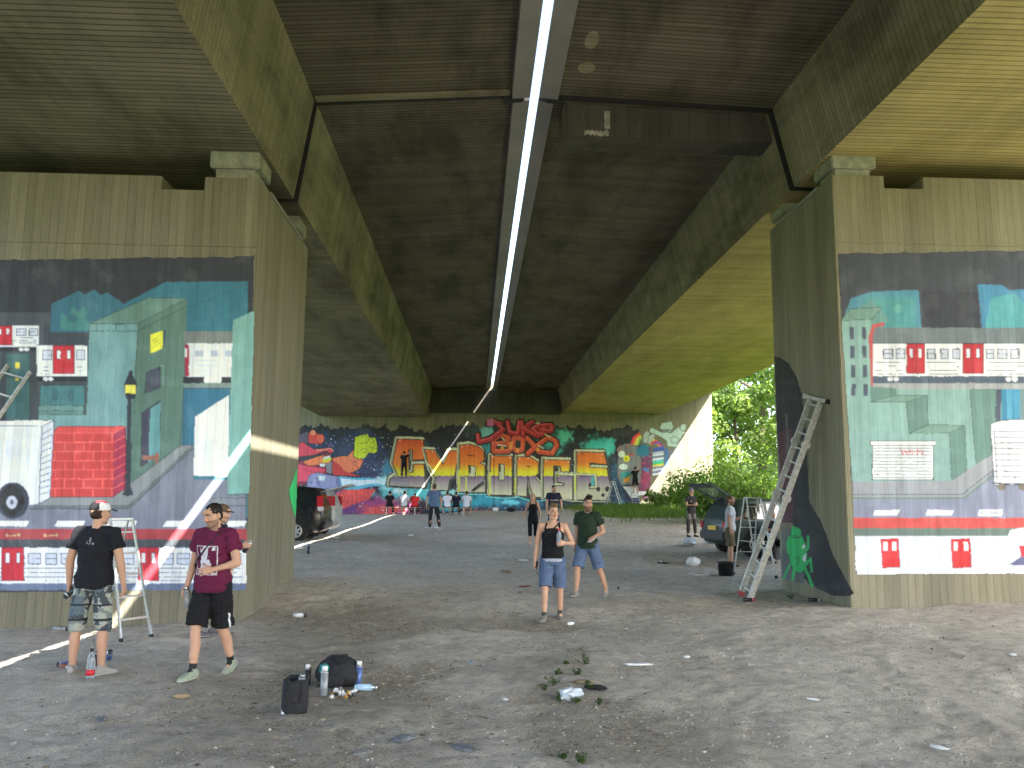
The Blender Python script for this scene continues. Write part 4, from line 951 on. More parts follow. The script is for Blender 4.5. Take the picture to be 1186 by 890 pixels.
            for c in 'rl':
                sg = 1 if c == 'r' else -1; S.cap(A(.52)+xr*sg*.06*k, J[c+'sh'], (.06+lo*.4)*k*fl, (.064+lo*.5)*k*fl)
                f2 = top.get('slen', .58)
                e = J[c+'sh']*(1-f2)+J[c+'el']*f2 if st_ == 'tee' else J[c+'el']
                S.cap(J[c+'sh'], e, (.062+lo*.5)*k*fl, (.058+lo*.95)*k*fl, False); S.ell(J[c+'sh'], [(.063+lo*.5)*k*fl]*3)
                if st_ == 'long': S.ell(J[c+'el'], [(.05+lo*.5)*k]*3); S.cap(J[c+'el'], J[c+'el']*.06+J[c+'wr']*.94, (.05+lo*.5)*k*fl, (.034+lo*.5)*k*fl, False)
        S.out(top.get('name', 'tee_shirt'), max(vox, .0055), M_cloth, root, (lambda Q: col(Q, info)) if callable(col) else (lambda Q: np.tile(np.array(col), (len(Q), 1))), 2, folds(top.get('fold', .006)*k))
    if shoes is not None:
        for c in 'rl':
            S = Sculpt(); a_ = J[c+'an']; t_ = J[c+'toe']; t_ = nrm(t_); sd_ = nrm(np.cross(t_, [0, 0, 1])); u_ = np.cross(sd_, t_); b_ = a_ - u_*.058*k
            kf = .92 if fem else 1
            S.rings([(b_+t_*y*k*kf+u_*z*k, sd_, u_, rx*k*kf, rz_*k) for y, z, rx, rz_ in ((-.075,.012,.018,.02),(-.062,.02,.034,.040),(-.02,.022,.040,.046),(.04,.016,.043,.042),(.10,.002,.048,.030),(.15,-.004,.046,.022),(.185,-.008,.032,.016),(.198,-.01,.012,.01))])
            S.cap(a_-u_*.03*k, a_+u_*.012*k, .043*k, .041*k, False)
            z0 = b_ - u_*.028*k
            S.rings([(b_+t_*y*k*kf-u_*.022*k, sd_, u_, rx*k*kf, .010*k) for y, rx in ((-.08,.02),(-.065,.036),(.0,.040),(.09,.050),(.15,.049),(.19,.034),(.202,.012))])
            cu, cs = shoes
            S.out('shoe', max(vox*.85, .005), M_shoe, root, lambda Q: np.where(((Q-z0)@u_ < .010*k)[:, None], np.array(cs), np.array(cu)), 1)
    return root, info
def wpt(root, p):
    return Matrix.Translation(root.location) @ root.rotation_euler.to_matrix().to_4x4() @ Vector(p)
def wdir(root, v): return root.rotation_euler.to_matrix() @ Vector(v)
# ---- the people under the bridge
def place(px, py): return gpt(px, py)
# 1 cap man, seen from behind
def black_back(Q, f):
    x, y, h = f['tl'](Q); c_ = np.tile([.012, .013, .018], (len(Q), 1))
    nz = fbm(x*60, h*60, s=3); lg = (y < -.02) & (np.abs(x-.005) < .014+.022*(h < .43)*(h > .385)) & (h > .385) & (h < .46) & (nz > .5); c_[lg] = (.26, .28, .31)
    return c_
def camo(Q, f):
    n1 = fbm(Q[:,0]*9, Q[:,1]*9, Q[:,2]*9, s=21, n=3); n2 = fbm(Q[:,0]*11+5, Q[:,1]*11, Q[:,2]*15, s=25, n=3)
    c_ = np.tile([.19, .22, .21], (len(Q), 1)); c_[n1 > .55] = (.36, .38, .34); c_[n2 > .57] = (.06, .075, .09); c_[(n1 < .40)] = (.10, .14, .17)
    z = Q[:,2]; b = (np.abs(z-.72) < .012) | (np.abs(z-.565) < .012); c_[b] = (.03, .035, .04); return c_
p1, f1 = person('man seen from behind in a black tee and white red cap before the painted van', place(100, 781), R(-6), 1.80,
  dict(lt=(-.13, .02, -1), ls=(-.02, -.04, -1), rt=(.09, .06, -1), rs=(.05, -.06, -1), lu=(-.26, -.02, -1), lf=(-.04, .16, -1), ru=(.30, -.02, -1), rf=(.10, .22, -1), head=(-32, -2, 0), lcurl=.62, lgrip=.6, rcurl=.5, lp=(1, .2, 0), rtoe=(.45, 1, -.02), ltoe=(-.3, 1, -.02), spine=(.0, -.01, 1)),
  skin=.98, hair=(.035, .022, .014), hairstyle='undercap', cap=('cap', (.015, .015, .018), ((.72, .72, .74), (.55, .04, .05), (.02, .02, .025)), -18), top=dict(color=black_back, loose=.024, hem=-.07, fold=.008), bottom=dict(color=camo, len=1.12, loose=.034, fold=.009), shoes=((.33, .32, .30), (.5, .5, .5)), vox=.0062, build=1.06, sock=((.3, .3, .3), .03))
# 2 purple tee, walking to the camera
def purple(Q, f):
    x, y, h = f['tl'](Q); c_ = np.tile([.115, .012, .045], (len(Q), 1)); x = -x     # seen from the front
    u = (x+.125)/.25; v = (h-.10)/.30; ins = (u > 0) & (u < 1) & (v > 0) & (v < 1) & (y > 0)
    nz = fbm(x*38, h*38, s=3, n=3); fr = ins & ((u < .035) | (u > .965) | (v < .03) | (v > .97)); c_[fr] = (.6, .58, .62)
    fig = ins & (np.abs(u-.40-.10*np.sin(v*4)) < .26*(1.15-v*.55)) & (v > .12) & (v < .93); c_[fig & (nz > .38)] = (.60, .58, .64)
    bn = ins & (v > .84) & (u > .3) & (u < .9) & (nz > .42); c_[bn] = (.6, .58, .62); lo_ = ins & (v < .2) & (nz > .55); c_[lo_] = (.55, .5, .55)
    s_ = (np.abs((h-.53) + (x-.12)*-.0 + (.19-(x+.0))*-0) < -1)
    return c_
def blackshort(Q, f):
    c_ = np.tile([.011, .011, .013], (len(Q), 1)); k = f['k']; J = f['J']
    d = Q[:,2]; e = J['lkn'][2]; st = (Q[:,0] < -.115) & (d < e+.16) & (np.abs(Q[:,1]-J['lkn'][1]-.03-(d-e)*.25) < .012); c_[st] = (.6, .6, .62); return c_
p2, f2 = person('man in a maroon printed tee and black shorts walking with a spray can', place(241, 783), R(165), 1.80,
  dict(rt=(.0, .32, -1), rs=(-.02, .06, -1), lt=(-.0, -.16, -1), ls=(-.02, -.50, -1), ru=(.24, -.12, -1), rf=(.10, .30, -1), lu=(-.34, .06, -1), lf=(.60, .62, -.20), lh=(.86, .42, -.16), lp=(.1, -1, -.3), lcurl=.30, rcurl=.62, rgrip=.7, rp=(-1, .4, 0), head=(-14, -14, 3), rtoe=(.1, 1, .02), ltoe=(-.1, 1, -.35), twist=-4),
  skin=1.02, hair=(.018, .013, .011), beard=.5, top=dict(color=purple, loose=.028, hem=-.085, fold=.008), bottom=dict(color=blackshort, len=.97, loose=.038, fold=.009), shoes=((.33, .37, .28), (.42, .45, .4)), sock=((.02, .02, .02), .075), vox=.0060, build=1.04)
# his strap
m = MB(); A_ = f2['A']; xr_, yf_ = f2['xr'], f2['yf']
m.tube([A_(h)+xr_*x*f2['k']+yf_*y*f2['k'] for x, y, h in ((.185, .03, .14), (.165, .095, .19), (.10, .135, .27), (.02, .142, .36), (-.055, .132, .44), (-.085, .10, .50), (-.10, .045, .545), (-.105, -.04, .54))], .010, 8)
m.build('strap', M_blackcloth, p2, True)
# 3 man behind him, spraying the corner of the pier
p3, f3 = person('man in a brown cap half hidden behind the maroon tee man spraying the pier corner', place(246, 737), R(-82), 1.74,
  dict(lt=(-.05, .10, -1), ls=(-.02, -.12, -1), rt=(.05, -.16, -1), rs=(.0, -.32, -1), ru=(.10, .42, -.92), rf=(.12, .92, .16), lu=(-.1, .05, -1), lf=(0, .3, -1), rcurl=.75, rgrip=.6, rp=(-1, 0, .1), head=(-8, -6, 0), twist=-6),
  skin=1.05, hair=(.03, .02, .015), beard=.25, hairstyle='undercap', cap=('cap', (.13, .085, .055), None, 0), top=dict(color=(.025, .03, .055), loose=.024), bottom=dict(color=(.04, .045, .06), len=1.0, loose=.03), shoes=((.12, .12, .13), (.3, .3, .3)), vox=.0075)
# 4 tank top
def denim(v=1.0, sd=0):
    def f_(Q, f):
        n = fbm(Q[:,0]*16, Q[:,1]*16, Q[:,2]*16, s=sd); return np.array([.085, .125, .215])[None, :]*(v*(.72+.56*n))[:, None]
    return f_
def tankc(Q, f):
    x, y, h = f['tl'](Q); c_ = np.tile([.010, .010, .012], (len(Q), 1))
    return c_
p4, f4 = person('man in a black tank top and blue denim shorts carrying a water bottle', place(640, 718), R(172), 1.77,
  dict(rt=(.05, .30, -1), rs=(.03, .06, -1), lt=(-.04, -.10, -1), ls=(.0, -.36, -1), ru=(.22, -.10, -1), rf=(.12, .10, -1), lu=(-.44, -.16, -1), lf=(.42, .78, .04), lh=(.62, .70, .0), lp=(.75, -.62, 0), lcurl=.72, lgrip=.9, rcurl=.5, head=(24, -3, 2), rtoe=(.2, 1, .05), ltoe=(-.2, 1, -.3), spine=(0, .03, 1)),
  skin=1.08, hair=(.16, .10, .055), hairstyle='quiff', top=dict(color=tankc, sleeve='tank', loose=.022, fold=.0035, hem=-.008, name='tank_top'), bottom=dict(color=denim(1.05, 5), len=.98, loose=.032, fold=.006), shoes=((.20, .185, .155), (.26, .25, .23)), sock=((.05, .05, .055), .06), vox=.0065)
m = MB(); A_ = f4['A']; xr_, yf_ = f4['xr'], f4['yf']
m.tube([A_(h)+xr_*x+yf_*y for x, y, h in ((.160, .085, .29), (.10, .125, .36), (.02, .128, .44), (-.06, .095, .50), (-.10, .04, .55), (-.105, -.04, .55))], .012, 8); m.build('strap', M_blackcloth, p4, True)
m = MB(); m.lathe([(.166, -.015), (.172, 0), (.172, .03), (.166, .035)], A_(-.03)+yf_*.01, 28, Matrix.Diagonal((1.075, .83, 1))); m.build('waistband', plain('pale_waistband', (.42, .45, .56), .8, var=.3, scale=60), p4, True)
# 5 green tee
p5, f5 = person('bearded man in a dark green tee and denim shorts holding a white paper', place(681, 691), R(150), 1.80,
  dict(lt=(-.20, -.26, -1), ls=(-.16, -.46, -1), rt=(.10, .40, -1), rs=(.06, .06, -1), ru=(.14, -.12, -1), rf=(.1, .1, -1), lu=(-.36, -.20, -1), lf=(.30, .86, -.30), lh=(.4, .85, -.4), lp=(.3, -.1, -1), lcurl=.5, lgrip=.5, head=(40, -3, 0), rtoe=(.1, 1, .04), ltoe=(-.1, 1, -.4)),
  skin=1.0, hair=(.016, .012, .010), hairstyle='quiff', beard=.72, top=dict(color=(.022, .040, .026), loose=.026, hem=-.085, fold=.008), bottom=dict(color=denim(1.25, 9), len=.96, loose=.034), shoes=((.24, .235, .22), (.08, .08, .08)), sock=((.2, .2, .2), .04), vox=.0072)
# 6 woman in black
p6, f6 = person('fair haired woman in a black jumpsuit with cropped legs walking behind the tank top man', place(617, 632), R(178), 1.67,
  dict(rt=(.02, .26, -1), rs=(.0, .04, -1), lt=(-.02, -.1, -1), ls=(0, -.36, -1), ru=(.3, -.05, -1), rf=(.22, .1, -1), lu=(-.24, -.1, -1), lf=(-.1, .1, -1), head=(-18, -12, 0)),
  fem=True, skin=1.08, hair=(.36, .22, .10), hairstyle='long', top=dict(color=(.010, .010, .013), sleeve='tank', loose=.02, fold=.003, hem=-.12, name='tank_top'), bottom=dict(color=(.010, .010, .013), len=1.45, loose=.02, name='trousers'), shoes=((.42, .30, .24), (.3, .22, .18)), vox=.012)
# 7 man behind her
def lettered(Q, f):
    x, y, h = f['tl'](Q); c_ = np.tile([.014, .017, .035], (len(Q), 1)); n = vnoise(x*70, h*40, s=4); c_[(y > 0) & (np.abs(h-.30) < .022) & (np.abs(x) < .14) & (n > .4)] = (.42, .43, .46); return c_
p7, f7 = person('man in a navy tee with pale lettering standing behind the fair haired woman', place(641, 620), R(186), 1.82,
  dict(lu=(-.3, 0, -1), lf=(-.05, .2, -1), ru=(.2, 0, -1), rf=(.05, .2, -1), head=(10, -10, 0)), skin=.95, hair=(.02, .015, .012), beard=.5, top=dict(color=lettered, loose=.024), bottom=dict(color=(.05, .055, .07), len=1.0, loose=.03), shoes=((.3, .29, .27), (.4, .4, .4)), vox=.013, build=1.05)
# 8 blue tee man watching the wall
p8, f8 = person('man in a blue tee and dark trousers seen from behind, watching the lettering', place(502, 614), R(8), 1.78,
  dict(lt=(-.10, .0, -1), ls=(-.02, 0, -1), rt=(.20, .04, -1), rs=(.16, -.04, -1), lu=(-.3, .05, -1), lf=(-.05, .12, -1), ru=(.3, .05, -1), rf=(-.02, .12, -1), head=(0, 6, 0)), skin=1.0, hair=(.10, .07, .045), top=dict(color=(.10, .155, .27), loose=.022), bottom=dict(color=(.022, .025, .03), len=1.94, loose=.018, name='trousers'), shoes=((.38, .37, .36), (.5, .5, .5)), vox=.014)
# benches by the end wall and the people on them
def bench(px0, px1, py, Y, label):
    a, b = atY(px0, py, Y), atY(px1, py, Y); z = gz((a.x+b.x)/2, Y); L_ = b.x-a.x; root = empty('bench', ((a.x+b.x)/2, Y, z), 0, label, 'bench', 'benches before the end wall')
    m = MB(); m.box((0, 0, .455), (L_, .27, .03)); m.build('seat', M_wood, root)
    for s_ in (-1, 1):
        m = MB(); x = s_*(L_/2-.32)
        for y in (-.1, .1): m.bar((x, y*1.2, 0), (x, y, .44), .035)
        m.bar((x, -.12, .2), (x, .12, .2), .03); m.build('leg', M_alu_old, root)
    return root
YBN = 48.0
b1 = bench(441, 487, 592.5, YBN, 'left wooden bench before the end wall below the painter with the tall ladder')
b2 = bench(496, 543, 592.5, YBN, 'right wooden bench before the end wall holding three people in white and black')
def sit(label, px, rz, top, bottom, hair, seat=.47, spine=(0, .12, 1), head=(0, 0, 0), Y=YBN, H=1.76, skin=1.0, fem=False, hairstyle='short', arms=None, base=None, vox=.02, group=None):
    x = atY(px, 590, Y).x; z = gz(x, Y) if base is None else base
    d = dict(lt=(-.2, 1, -.06), ls=(-.05, .12, -1), rt=(.2, 1, -.06), rs=(.05, .12, -1), pel=seat+.10, spine=spine, head=head, lu=(-.2, .35, -1), lf=(.25, .8, -.3), ru=(.2, .35, -1), rf=(-.25, .8, -.3))
    if arms: d.update(arms)
    return person(label, (x, Y, z), rz, H, d, fem=fem, skin=skin, hair=hair, hairstyle=hairstyle, top=top, bottom=bottom, shoes=((.2, .2, .2), (.3, .3, .3)), vox=vox, group=group)
blk = (.012, .012, .014)
sit('person in black sitting on the left end of the left bench', 451, R(4), dict(color=blk), dict(color=blk, len=1.9, name='trousers'), (.015, .012, .01))
sit('person in a pale tee sitting on the left bench below the tall ladder', 468, R(-5), dict(color=(.5, .5, .56)), dict(color=(.10, .07, .06), len=1.0), (.03, .02, .015))
sit('person in a bright red top bent forward on the right end of the left bench', 480, R(2), dict(color=(.62, .03, .035), loose=.03), dict(color=blk, len=1.9, name='trousers'), (.1, .03, .02), spine=(0, .5, 1), head=(0, -40, 0))
sit('person in a white tee sitting on the left end of the right bench', 518, R(6), dict(color=(.62, .64, .74), loose=.024), dict(color=(.05, .05, .06), len=1.0), (.03, .02, .015))
sit('person in a dark navy top sitting between the two white tees on the right bench', 528, R(0), dict(color=(.012, .014, .025), loose=.026), dict(color=blk, len=1.9, name='trousers'), (.02, .015, .012), spine=(0, .25, 1))
sit('person in a white tee sitting on the right end of the right bench', 540, R(-8), dict(color=(.58, .60, .68), loose=.024), dict(color=(.12, .15, .15), len=1.0), (.03, .02, .015), H=1.82)
# 11 woman by the green car
def leggy(Q, f): return np.where((Q[:,2] > .62)[:, None], np.array([.13, .12, .12]), np.array([.035, .03, .03]))
p11, f11 = person('woman with a grey beanie and dark clothes standing by the open tailgate', place(801, 622), R(200), 1.68,
  dict(lt=(-.12, .03, -1), ls=(-.06, -.04, -1), rt=(.12, .03, -1), rs=(.02, -.04, -1), ru=(.2, .1, -1), rf=(-.5, .75, .05), lu=(-.2, .1, -1), lf=(.45, .75, .15), head=(-12, -8, 0), lcurl=.7, rcurl=.7), fem=True, skin=.8, hair=(.05, .03, .03), hairstyle='undercap', cap=('beanie', (.16, .14, .18), None, 0), top=dict(color=(.028, .024, .026), loose=.016, hem=-.1), bottom=dict(color=leggy, len=1.9, loose=.014, name='leggings'), shoes=((.02, .02, .02), (.02, .02, .02)), vox=.011)
# 12 man in a grey tee
p12, f12 = person('bearded man in a light grey tee and olive shorts facing the green car', place(846, 656), R(-112), 1.80,
  dict(lt=(-.08, .0, -1), ls=(-.02, -.06, -1), rt=(.06, .10, -1), rs=(.03, -.02, -1), ru=(.1, -.06, -1), rf=(.05, .16, -1), lu=(-.16, .34, -1), lf=(.0, .86, .34), lcurl=.7, lgrip=.6, head=(-14, 2, 0), spine=(0, .05, 1)), skin=.86, hair=(.10, .05, .028), beard=.8, top=dict(color=(.40, .42, .45), loose=.022, hem=-.07), bottom=dict(color=(.115, .098, .062), len=1.0, loose=.034), shoes=((.1, .09, .08), (.12, .11, .1)), vox=.0095)
# ------------------------------------------------------------------ ladders
def rung_ladder(label, base, topc, wdir_, w, n, rail=(.065, .028), cat='ladder', hinge=(), mat=None, bar=None, group=None, feet=True):
    """straight ladder: BASE and TOPC are the middles of its foot and head, WDIR_ the way its rungs run"""
    base, topc = Vector(base), Vector(topc); ax = topc-base; L_ = ax.length; ax.normalize(); wd = Vector(wdir_); wd = (wd-ax*wd.dot(ax)).normalized(); nn = ax.cross(wd)
    root = empty('ladder', base, 0, label, cat, group); mat = mat or M_alu
    for s_ in (-1, 1):
        m = MB(); m.bar(wd*s_*w/2, wd*s_*w/2+ax*L_, rail[1], rail[0], nn); r_ = m.build('rail', mat, root, bevel=.004)
        if feet: m = MB(); m.bar(wd*s_*w/2-ax*.03, wd*s_*w/2+ax*.06, rail[1]+.014, rail[0]+.014, nn); m.build('foot', plain('ladder_foot', (.30, .06, .07), .7), r_)
        for h in hinge:
            m = MB(); c_ = wd*s_*(w/2+.012)+ax*h; m.tube([c_-wd*.03, c_+wd*.03], .075, 16); m.build('hinge', M_alu_old, r_)
    for k in range(n):
        m = MB(); p = ax*(L_*(k+.6)/n); m.bar(p-wd*(w/2-.012), p+wd*(w/2-.012), .026, .032, nn); m.build('rung', mat, root)
    if bar:
        m = MB(); p = ax*(L_+.01); m.bar(p-wd*bar, p+wd*bar, .06, .035, nn); q = m.build('stabiliser_bar', mat, root)
        for s_ in (-1, 1):
            m = MB(); m.bar(p+wd*s_*bar*.97, p+wd*s_*(bar+.05), .085, .07, nn); m.build('end_cap', M_blackplastic if s_ < 0 else M_alu_old, q)
    return root
# the long hinged ladder against the right pier
B0 = gpt(863, 694); T0 = atX(945, 463, XR-.05)
rung_ladder('long pale hinged ladder leaning on the inner side of the right pier', B0+Vector((0, 0, .02)), T0, (-.12, 1, 0), .40, 14, (.10, .048), hinge=(.95, 1.95, 2.95), mat=M_alu_old, bar=.42)
def step_ladder(label, c_, rz, h, spread, w, n, group=None, mat=None, splay=1.0):
    root = empty('stepladder', c_, rz, label, 'stepladder', group); mat = mat or M_alu
    top = Vector((0, 0, h)); m = MB(); m.box((0, 0, h+.01), (w*.75, .14, .025)); m.build('top_step', mat, root, bevel=.004)
    for sy, nm in ((-1, 'rail'), (1, 'support_leg')):
        for s_ in (-1, 1):
            m = MB(); a = Vector((s_*w/2, sy*spread/2, .01)); b = Vector((s_*w/2*.75, sy*.05, h)); m.bar(a, b, .02, .038 if sy < 0 else .024); r_ = m.build(nm, mat, root)
            m = MB(); m.bar(a-Vector((0, 0, .01)), a+(b-a)*.03, .034, .06 if sy < 0 else .04); m.build('foot', M_rubber, r_)
    for k in range(n):
        t_ = (k+1)/(n+.6); y = -spread/2*(1-t_)-.05*t_; ww = w*(1-.25*t_); m = MB(); m.box((0, y+.02, h*t_), (ww, .075, .018)); m.build('step', mat, root)
    for k in (.3, .62):
        m = MB(); y = spread/2*(1-k)+.05*k; ww = w*(1-.25*k); m.bar((-ww/2, y, h*k), (ww/2, y, h*k), .018); m.build('brace', mat, root)
    for s_ in (-1, 1):
        m = MB(); k = .45; y = spread/2*(1-k)+.05*k; ww = w*(1-.25*k); m.bar((s_*ww/2, -y, h*k), (s_*ww/2, y, h*k), .010); m.build('strap', mat, root)
    return root
# by the painted train: seen almost edge on
a_, b_ = gpt(136, 752), gpt(180, 722); mid = (a_+b_)/2; mid.x -= .36; mid.z = gz(mid.x, mid.y)
step_ladder('aluminium stepladder before the painted train beside the cap man', mid, R(52), 1.56, 1.25, .42, 5)
g_ = gpt(874, 668); g_.z = gz(g_.x, g_.y); step_ladder('aluminium stepladder before the side of the green car', (g_.x, g_.y, g_.z-.0), R(12), 1.72, 1.0, .46, 5, mat=M_alu_old)
# ladder on the left wall, mostly out of the picture
T1 = atY(22, 427, YL0-.06); rung_ladder('dull ladder leaning high on the left pier over the painted van', Vector((T1.x-1.35, YL0-1.45, gz(T1.x-1.35, YL0-1.45))), T1, (1, 0, .22), .40, 13, mat=M_alu_old)
# far ladders and painters
def far_ladder(label, px, py_top, tilt, w=.42, n=12, back=1.5):
    t_ = atY(px, py_top, YB-.08); z = gz(t_.x, YB-back); return rung_ladder(label, (t_.x+tilt, YB-back, z), t_, (1, 0, 0), w, n, feet=False), t_
l1, t1 = far_ladder('tall thin ladder under the painter on the first letter', 469, 536, 0, .55, 16)
l2, t2 = far_ladder('short white ladder under the painter of the grey figure', 734, 562, .0, .5, 9, 1.0)
g_ = atY(710, 588, YB-1.2); step_ladder('slim stepladder at the foot of the last letter', (g_.x, YB-1.3, gz(g_.x, YB-1.3)), R(62), 1.75, 1.2, .5, 5)
def on_ladder(label, lad, tp, frac, **kw):
    b = Vector(lad.location); p = b+(tp-b)*frac
    return person(label, (p.x, p.y-.24, p.z), R(0), 1.78, dict(lt=(-.06, .18, -1), ls=(-.02, -.08, -1), rt=(.10, .30, -1), rs=(.04, -.2, -1), ru=(.3, .75, .45), rf=(.05, .6, .9), lu=(-.3, .5, -.7), lf=(.1, .9, .1), head=(0, 8, 0)), vox=.02, **kw)
on_ladder('person in black painting the first letter from the tall ladder', l1, t1, .70, hair=(.015, .012, .01), top=dict(color=blk, loose=.03), bottom=dict(color=blk, len=1.9, name='trousers'), shoes=((.02,)*3, (.03,)*3))
on_ladder('person in black painting the grey figure from the short ladder', l2, t2, .62, hair=(.03, .02, .015), top=dict(color=blk, loose=.02), bottom=dict(color=blk, len=1.0), shoes=((.3,)*3, (.3,)*3))
# ------------------------------------------------------------------ spray cans, bags, bottles
M_tin = plain('can_metal', (.55, .56, .58), .3, .9, .08); M_tin2 = plain('can_label_blue', (.10, .16, .42), .35, .2, .2, 20); M_label = plain('can_label_white', (.66, .68, .72), .4, 0, .1, 24); M_dk = plain('can_label_black', (.03, .03, .04), .35, 0, .3, 24)
M_capw = plain('can_cap_white', (.74, .75, .77), .4)
M_grey = plain('can_label_grey', (.30, .31, .33), .4, .2, .12, 20)
def spray_can(label, loc, rot=(0, 0, 0), body=None, cap_=None, h=.19, group='spray cans', cap_on=True, s=1.0):
    root = empty('spray_can', loc, 0, label, 'spray can', group); root.rotation_euler = rot; root.scale = (s,)*3
    m = MB(); m.lathe([(.002, .001), (.028, 0), (.0325, .004), (.0325, h*.80), (.0325, h*.80)], n=18); m.build('can_body', body or M_tin, root, True)
    m = MB(); m.lathe([(.0335, h*.80), (.0345, h*.805), (.0335, h*.82), (.028, h*.86), (.020, h*.885), (.004, h*.89)], n=18); m.build('shoulder', M_tin, root, True)
    m = MB()
    if cap_on: m.lathe([(.026, h*.84), (.0265, h*.99), (.024, h*1.03), (.004, h*1.035)], n=16)
    else: m.lathe([(.006, h*.88), (.006, h*.93), (.010, h*.93), (.010, h*1.0), (.003, h*1.005)], n=12)
    m.build('spray_cap', cap_ or M_capw, root, True)
    return root
def lying(p, yaw, r_=.033): return (p.x, p.y, p.z+r_), (R(90), 0, yaw)
g_ = lambda x, y: gpt(x, y)
# the tote bag
pb = g_(341, 826); root = empty('tote_bag', pb, R(14), 'black tote bag standing open with a white spray can at its side', 'bag')
m = MB(); W_, D_, H_ = .225, .17, .30
rs = []
for z, f_, q in ((0, .96, 0), (.04, 1.03, .0), (.14, 1.05, .01), (.24, 1.0, .0), (H_, .97, .02)):
    rs.append([Vector((math.copysign(abs(math.cos(t_))**.7, math.cos(t_))*W_/2*f_+random.uniform(-.004, .004), math.copysign(abs(math.sin(t_))**.7, math.sin(t_))*D_/2*f_+random.uniform(-.006, .006), z+(random.uniform(-.02, .02) if z > .2 else 0))) for t_ in (k*2*math.pi/28 for k in range(28))])
m.loft(rs, False); n0 = len(m.v); m.add([v for v in rs[0]], [tuple(range(28))[::-1]]); m.add([Vector((v.x*.95, v.y*.95, .20)) for v in rs[0]], [tuple(range(28))])
o = m.build('bag_body', M_blackcloth, root, True); md = o.modifiers.new('t', 'SOLIDIFY'); md.thickness = .006
for s_ in (-1, 1):
    m = MB(); m.tube([(-.06, s_*.075, .28), (-.055, s_*.085, .20), (-.02, s_*.093, .11), (.03, s_*.094, .10), (.055, s_*.087, .2), (.06, s_*.076, .28)], .006, 6); m.build('bag_handle', M_blackcloth, root, True)
spray_can('white and blue spray can leaning on the front left edge of the tote bag', g_(330, 827)+Vector((0, -.02, 0)), (R(-6), R(4), 0), M_label, M_tin2, .21)
spray_can('silver spray can standing in the open tote bag', pb+Vector((.035, .03, .17)), (R(5), R(8), 0), M_grey, M_tin, .16)
spray_can('black and white spray can standing behind the tote bag', g_(356, 794), (0, 0, 0), M_dk, M_capw, .20)
# the backpack lying on its back
pk_ = g_(388, 797); root = empty('backpack', pk_+Vector((0, .12, 0)), R(-6), 'black backpack slumped on the ground with a teal lining among spray cans', 'backpack')
S = Sculpt(); S.ell((0, .02, .15), (.22, .19, .15)); S.ell((0, -.08, .11), (.17, .12, .11)); S.ell((.10, .02, .10), (.15, .17, .11)); S.ell((-.10, .02, .12), (.13, .17, .12))
S.out('bag_body', .012, M_blackcloth, root, None, 4, lambda Q: (fbm(Q[:,0]*14, Q[:,1]*14, Q[:,2]*14, s=3)-.5)*.03)
S = Sculpt(); S.ell((0, -.18, .075), (.115, .045, .07)); S.out('front_pocket', .010, M_blackcloth, root, None, 3, lambda Q: (fbm(Q[:,0]*20, Q[:,1]*20, Q[:,2]*20, s=5)-.5)*.016)
S = Sculpt(); S.ell((-.095, -.155, .19), (.055, .03, .055)); S.out('lining', .009, plain('teal_lining', (.02, .24, .21), .8, var=.25, scale=25), root, None, 2, lambda Q: (fbm(Q[:,0]*30, Q[:,1]*30, Q[:,2]*30, s=5)-.5)*.03)
m = MB(); m.tube([(.05, -.14, .24), (.0, -.05, .30), (.08, .06, .29)], .012, 8); m.build('carry_loop', M_blackcloth, root, True)
spray_can('grey spray can with a white cap standing before the backpack', g_(375, 806), (0, 0, .4), M_grey, M_capw, .25, s=1.08)
spray_can('silver blue spray can leaning on the right end of the backpack', g_(414, 795), (0, R(3), 0), M_tin2, M_capw, .23, s=1.05)
spray_can('dull olive spray can between the backpack and the silver blue can', g_(405, 794), (0, R(-2), 0), plain('can_label_olive', (.10, .12, .09), .4, .2), M_capw, .21)
l_, r_ = lying(g_(411, 800), R(84)); spray_can('light blue spray can lying on its side before the backpack', l_, r_, plain('can_label_lightblue', (.42, .60, .80), .4), M_tin, .22)
cols = [(.7,.7,.72), (.02,.02,.02), (.75,.75,.75), (.72,.73,.75), (.05,.05,.07), (.3,.05,.04), (.6,.62,.66), (.55,.28,.05)]
CM_ = [plain('nozzle_plastic', c_, .45, var=.05) for c_ in cols]
src = {}
for k in range(24):
    ci = random.randrange(len(cols)) if k > 3 else k
    if ci not in src:
        m = MB(); m.lathe([(.016, 0), (.017, .022), (.010, .024), (.008, .036), (.002, .037)], n=12); o = m.build('spray_nozzle', CM_[ci], None, True); src[ci] = o
    else: o = src[ci].copy(); COL.objects.link(o)
    p = g_(random.uniform(386, 412), random.uniform(801, 809)); o.location = p+Vector((0, 0, .012)); o.rotation_euler = (random.choice([0, R(90), R(80)]), 0, random.uniform(0, 6)); o.scale = (1.15,)*3
    cn = ['white', 'black', 'bright white', 'pure white', 'black', 'dark red', 'pale grey', 'amber'][ci]
    tag(o, cn+' spray nozzle in the heap before the backpack', 'spray nozzle', 'nozzles heaped before the backpack')
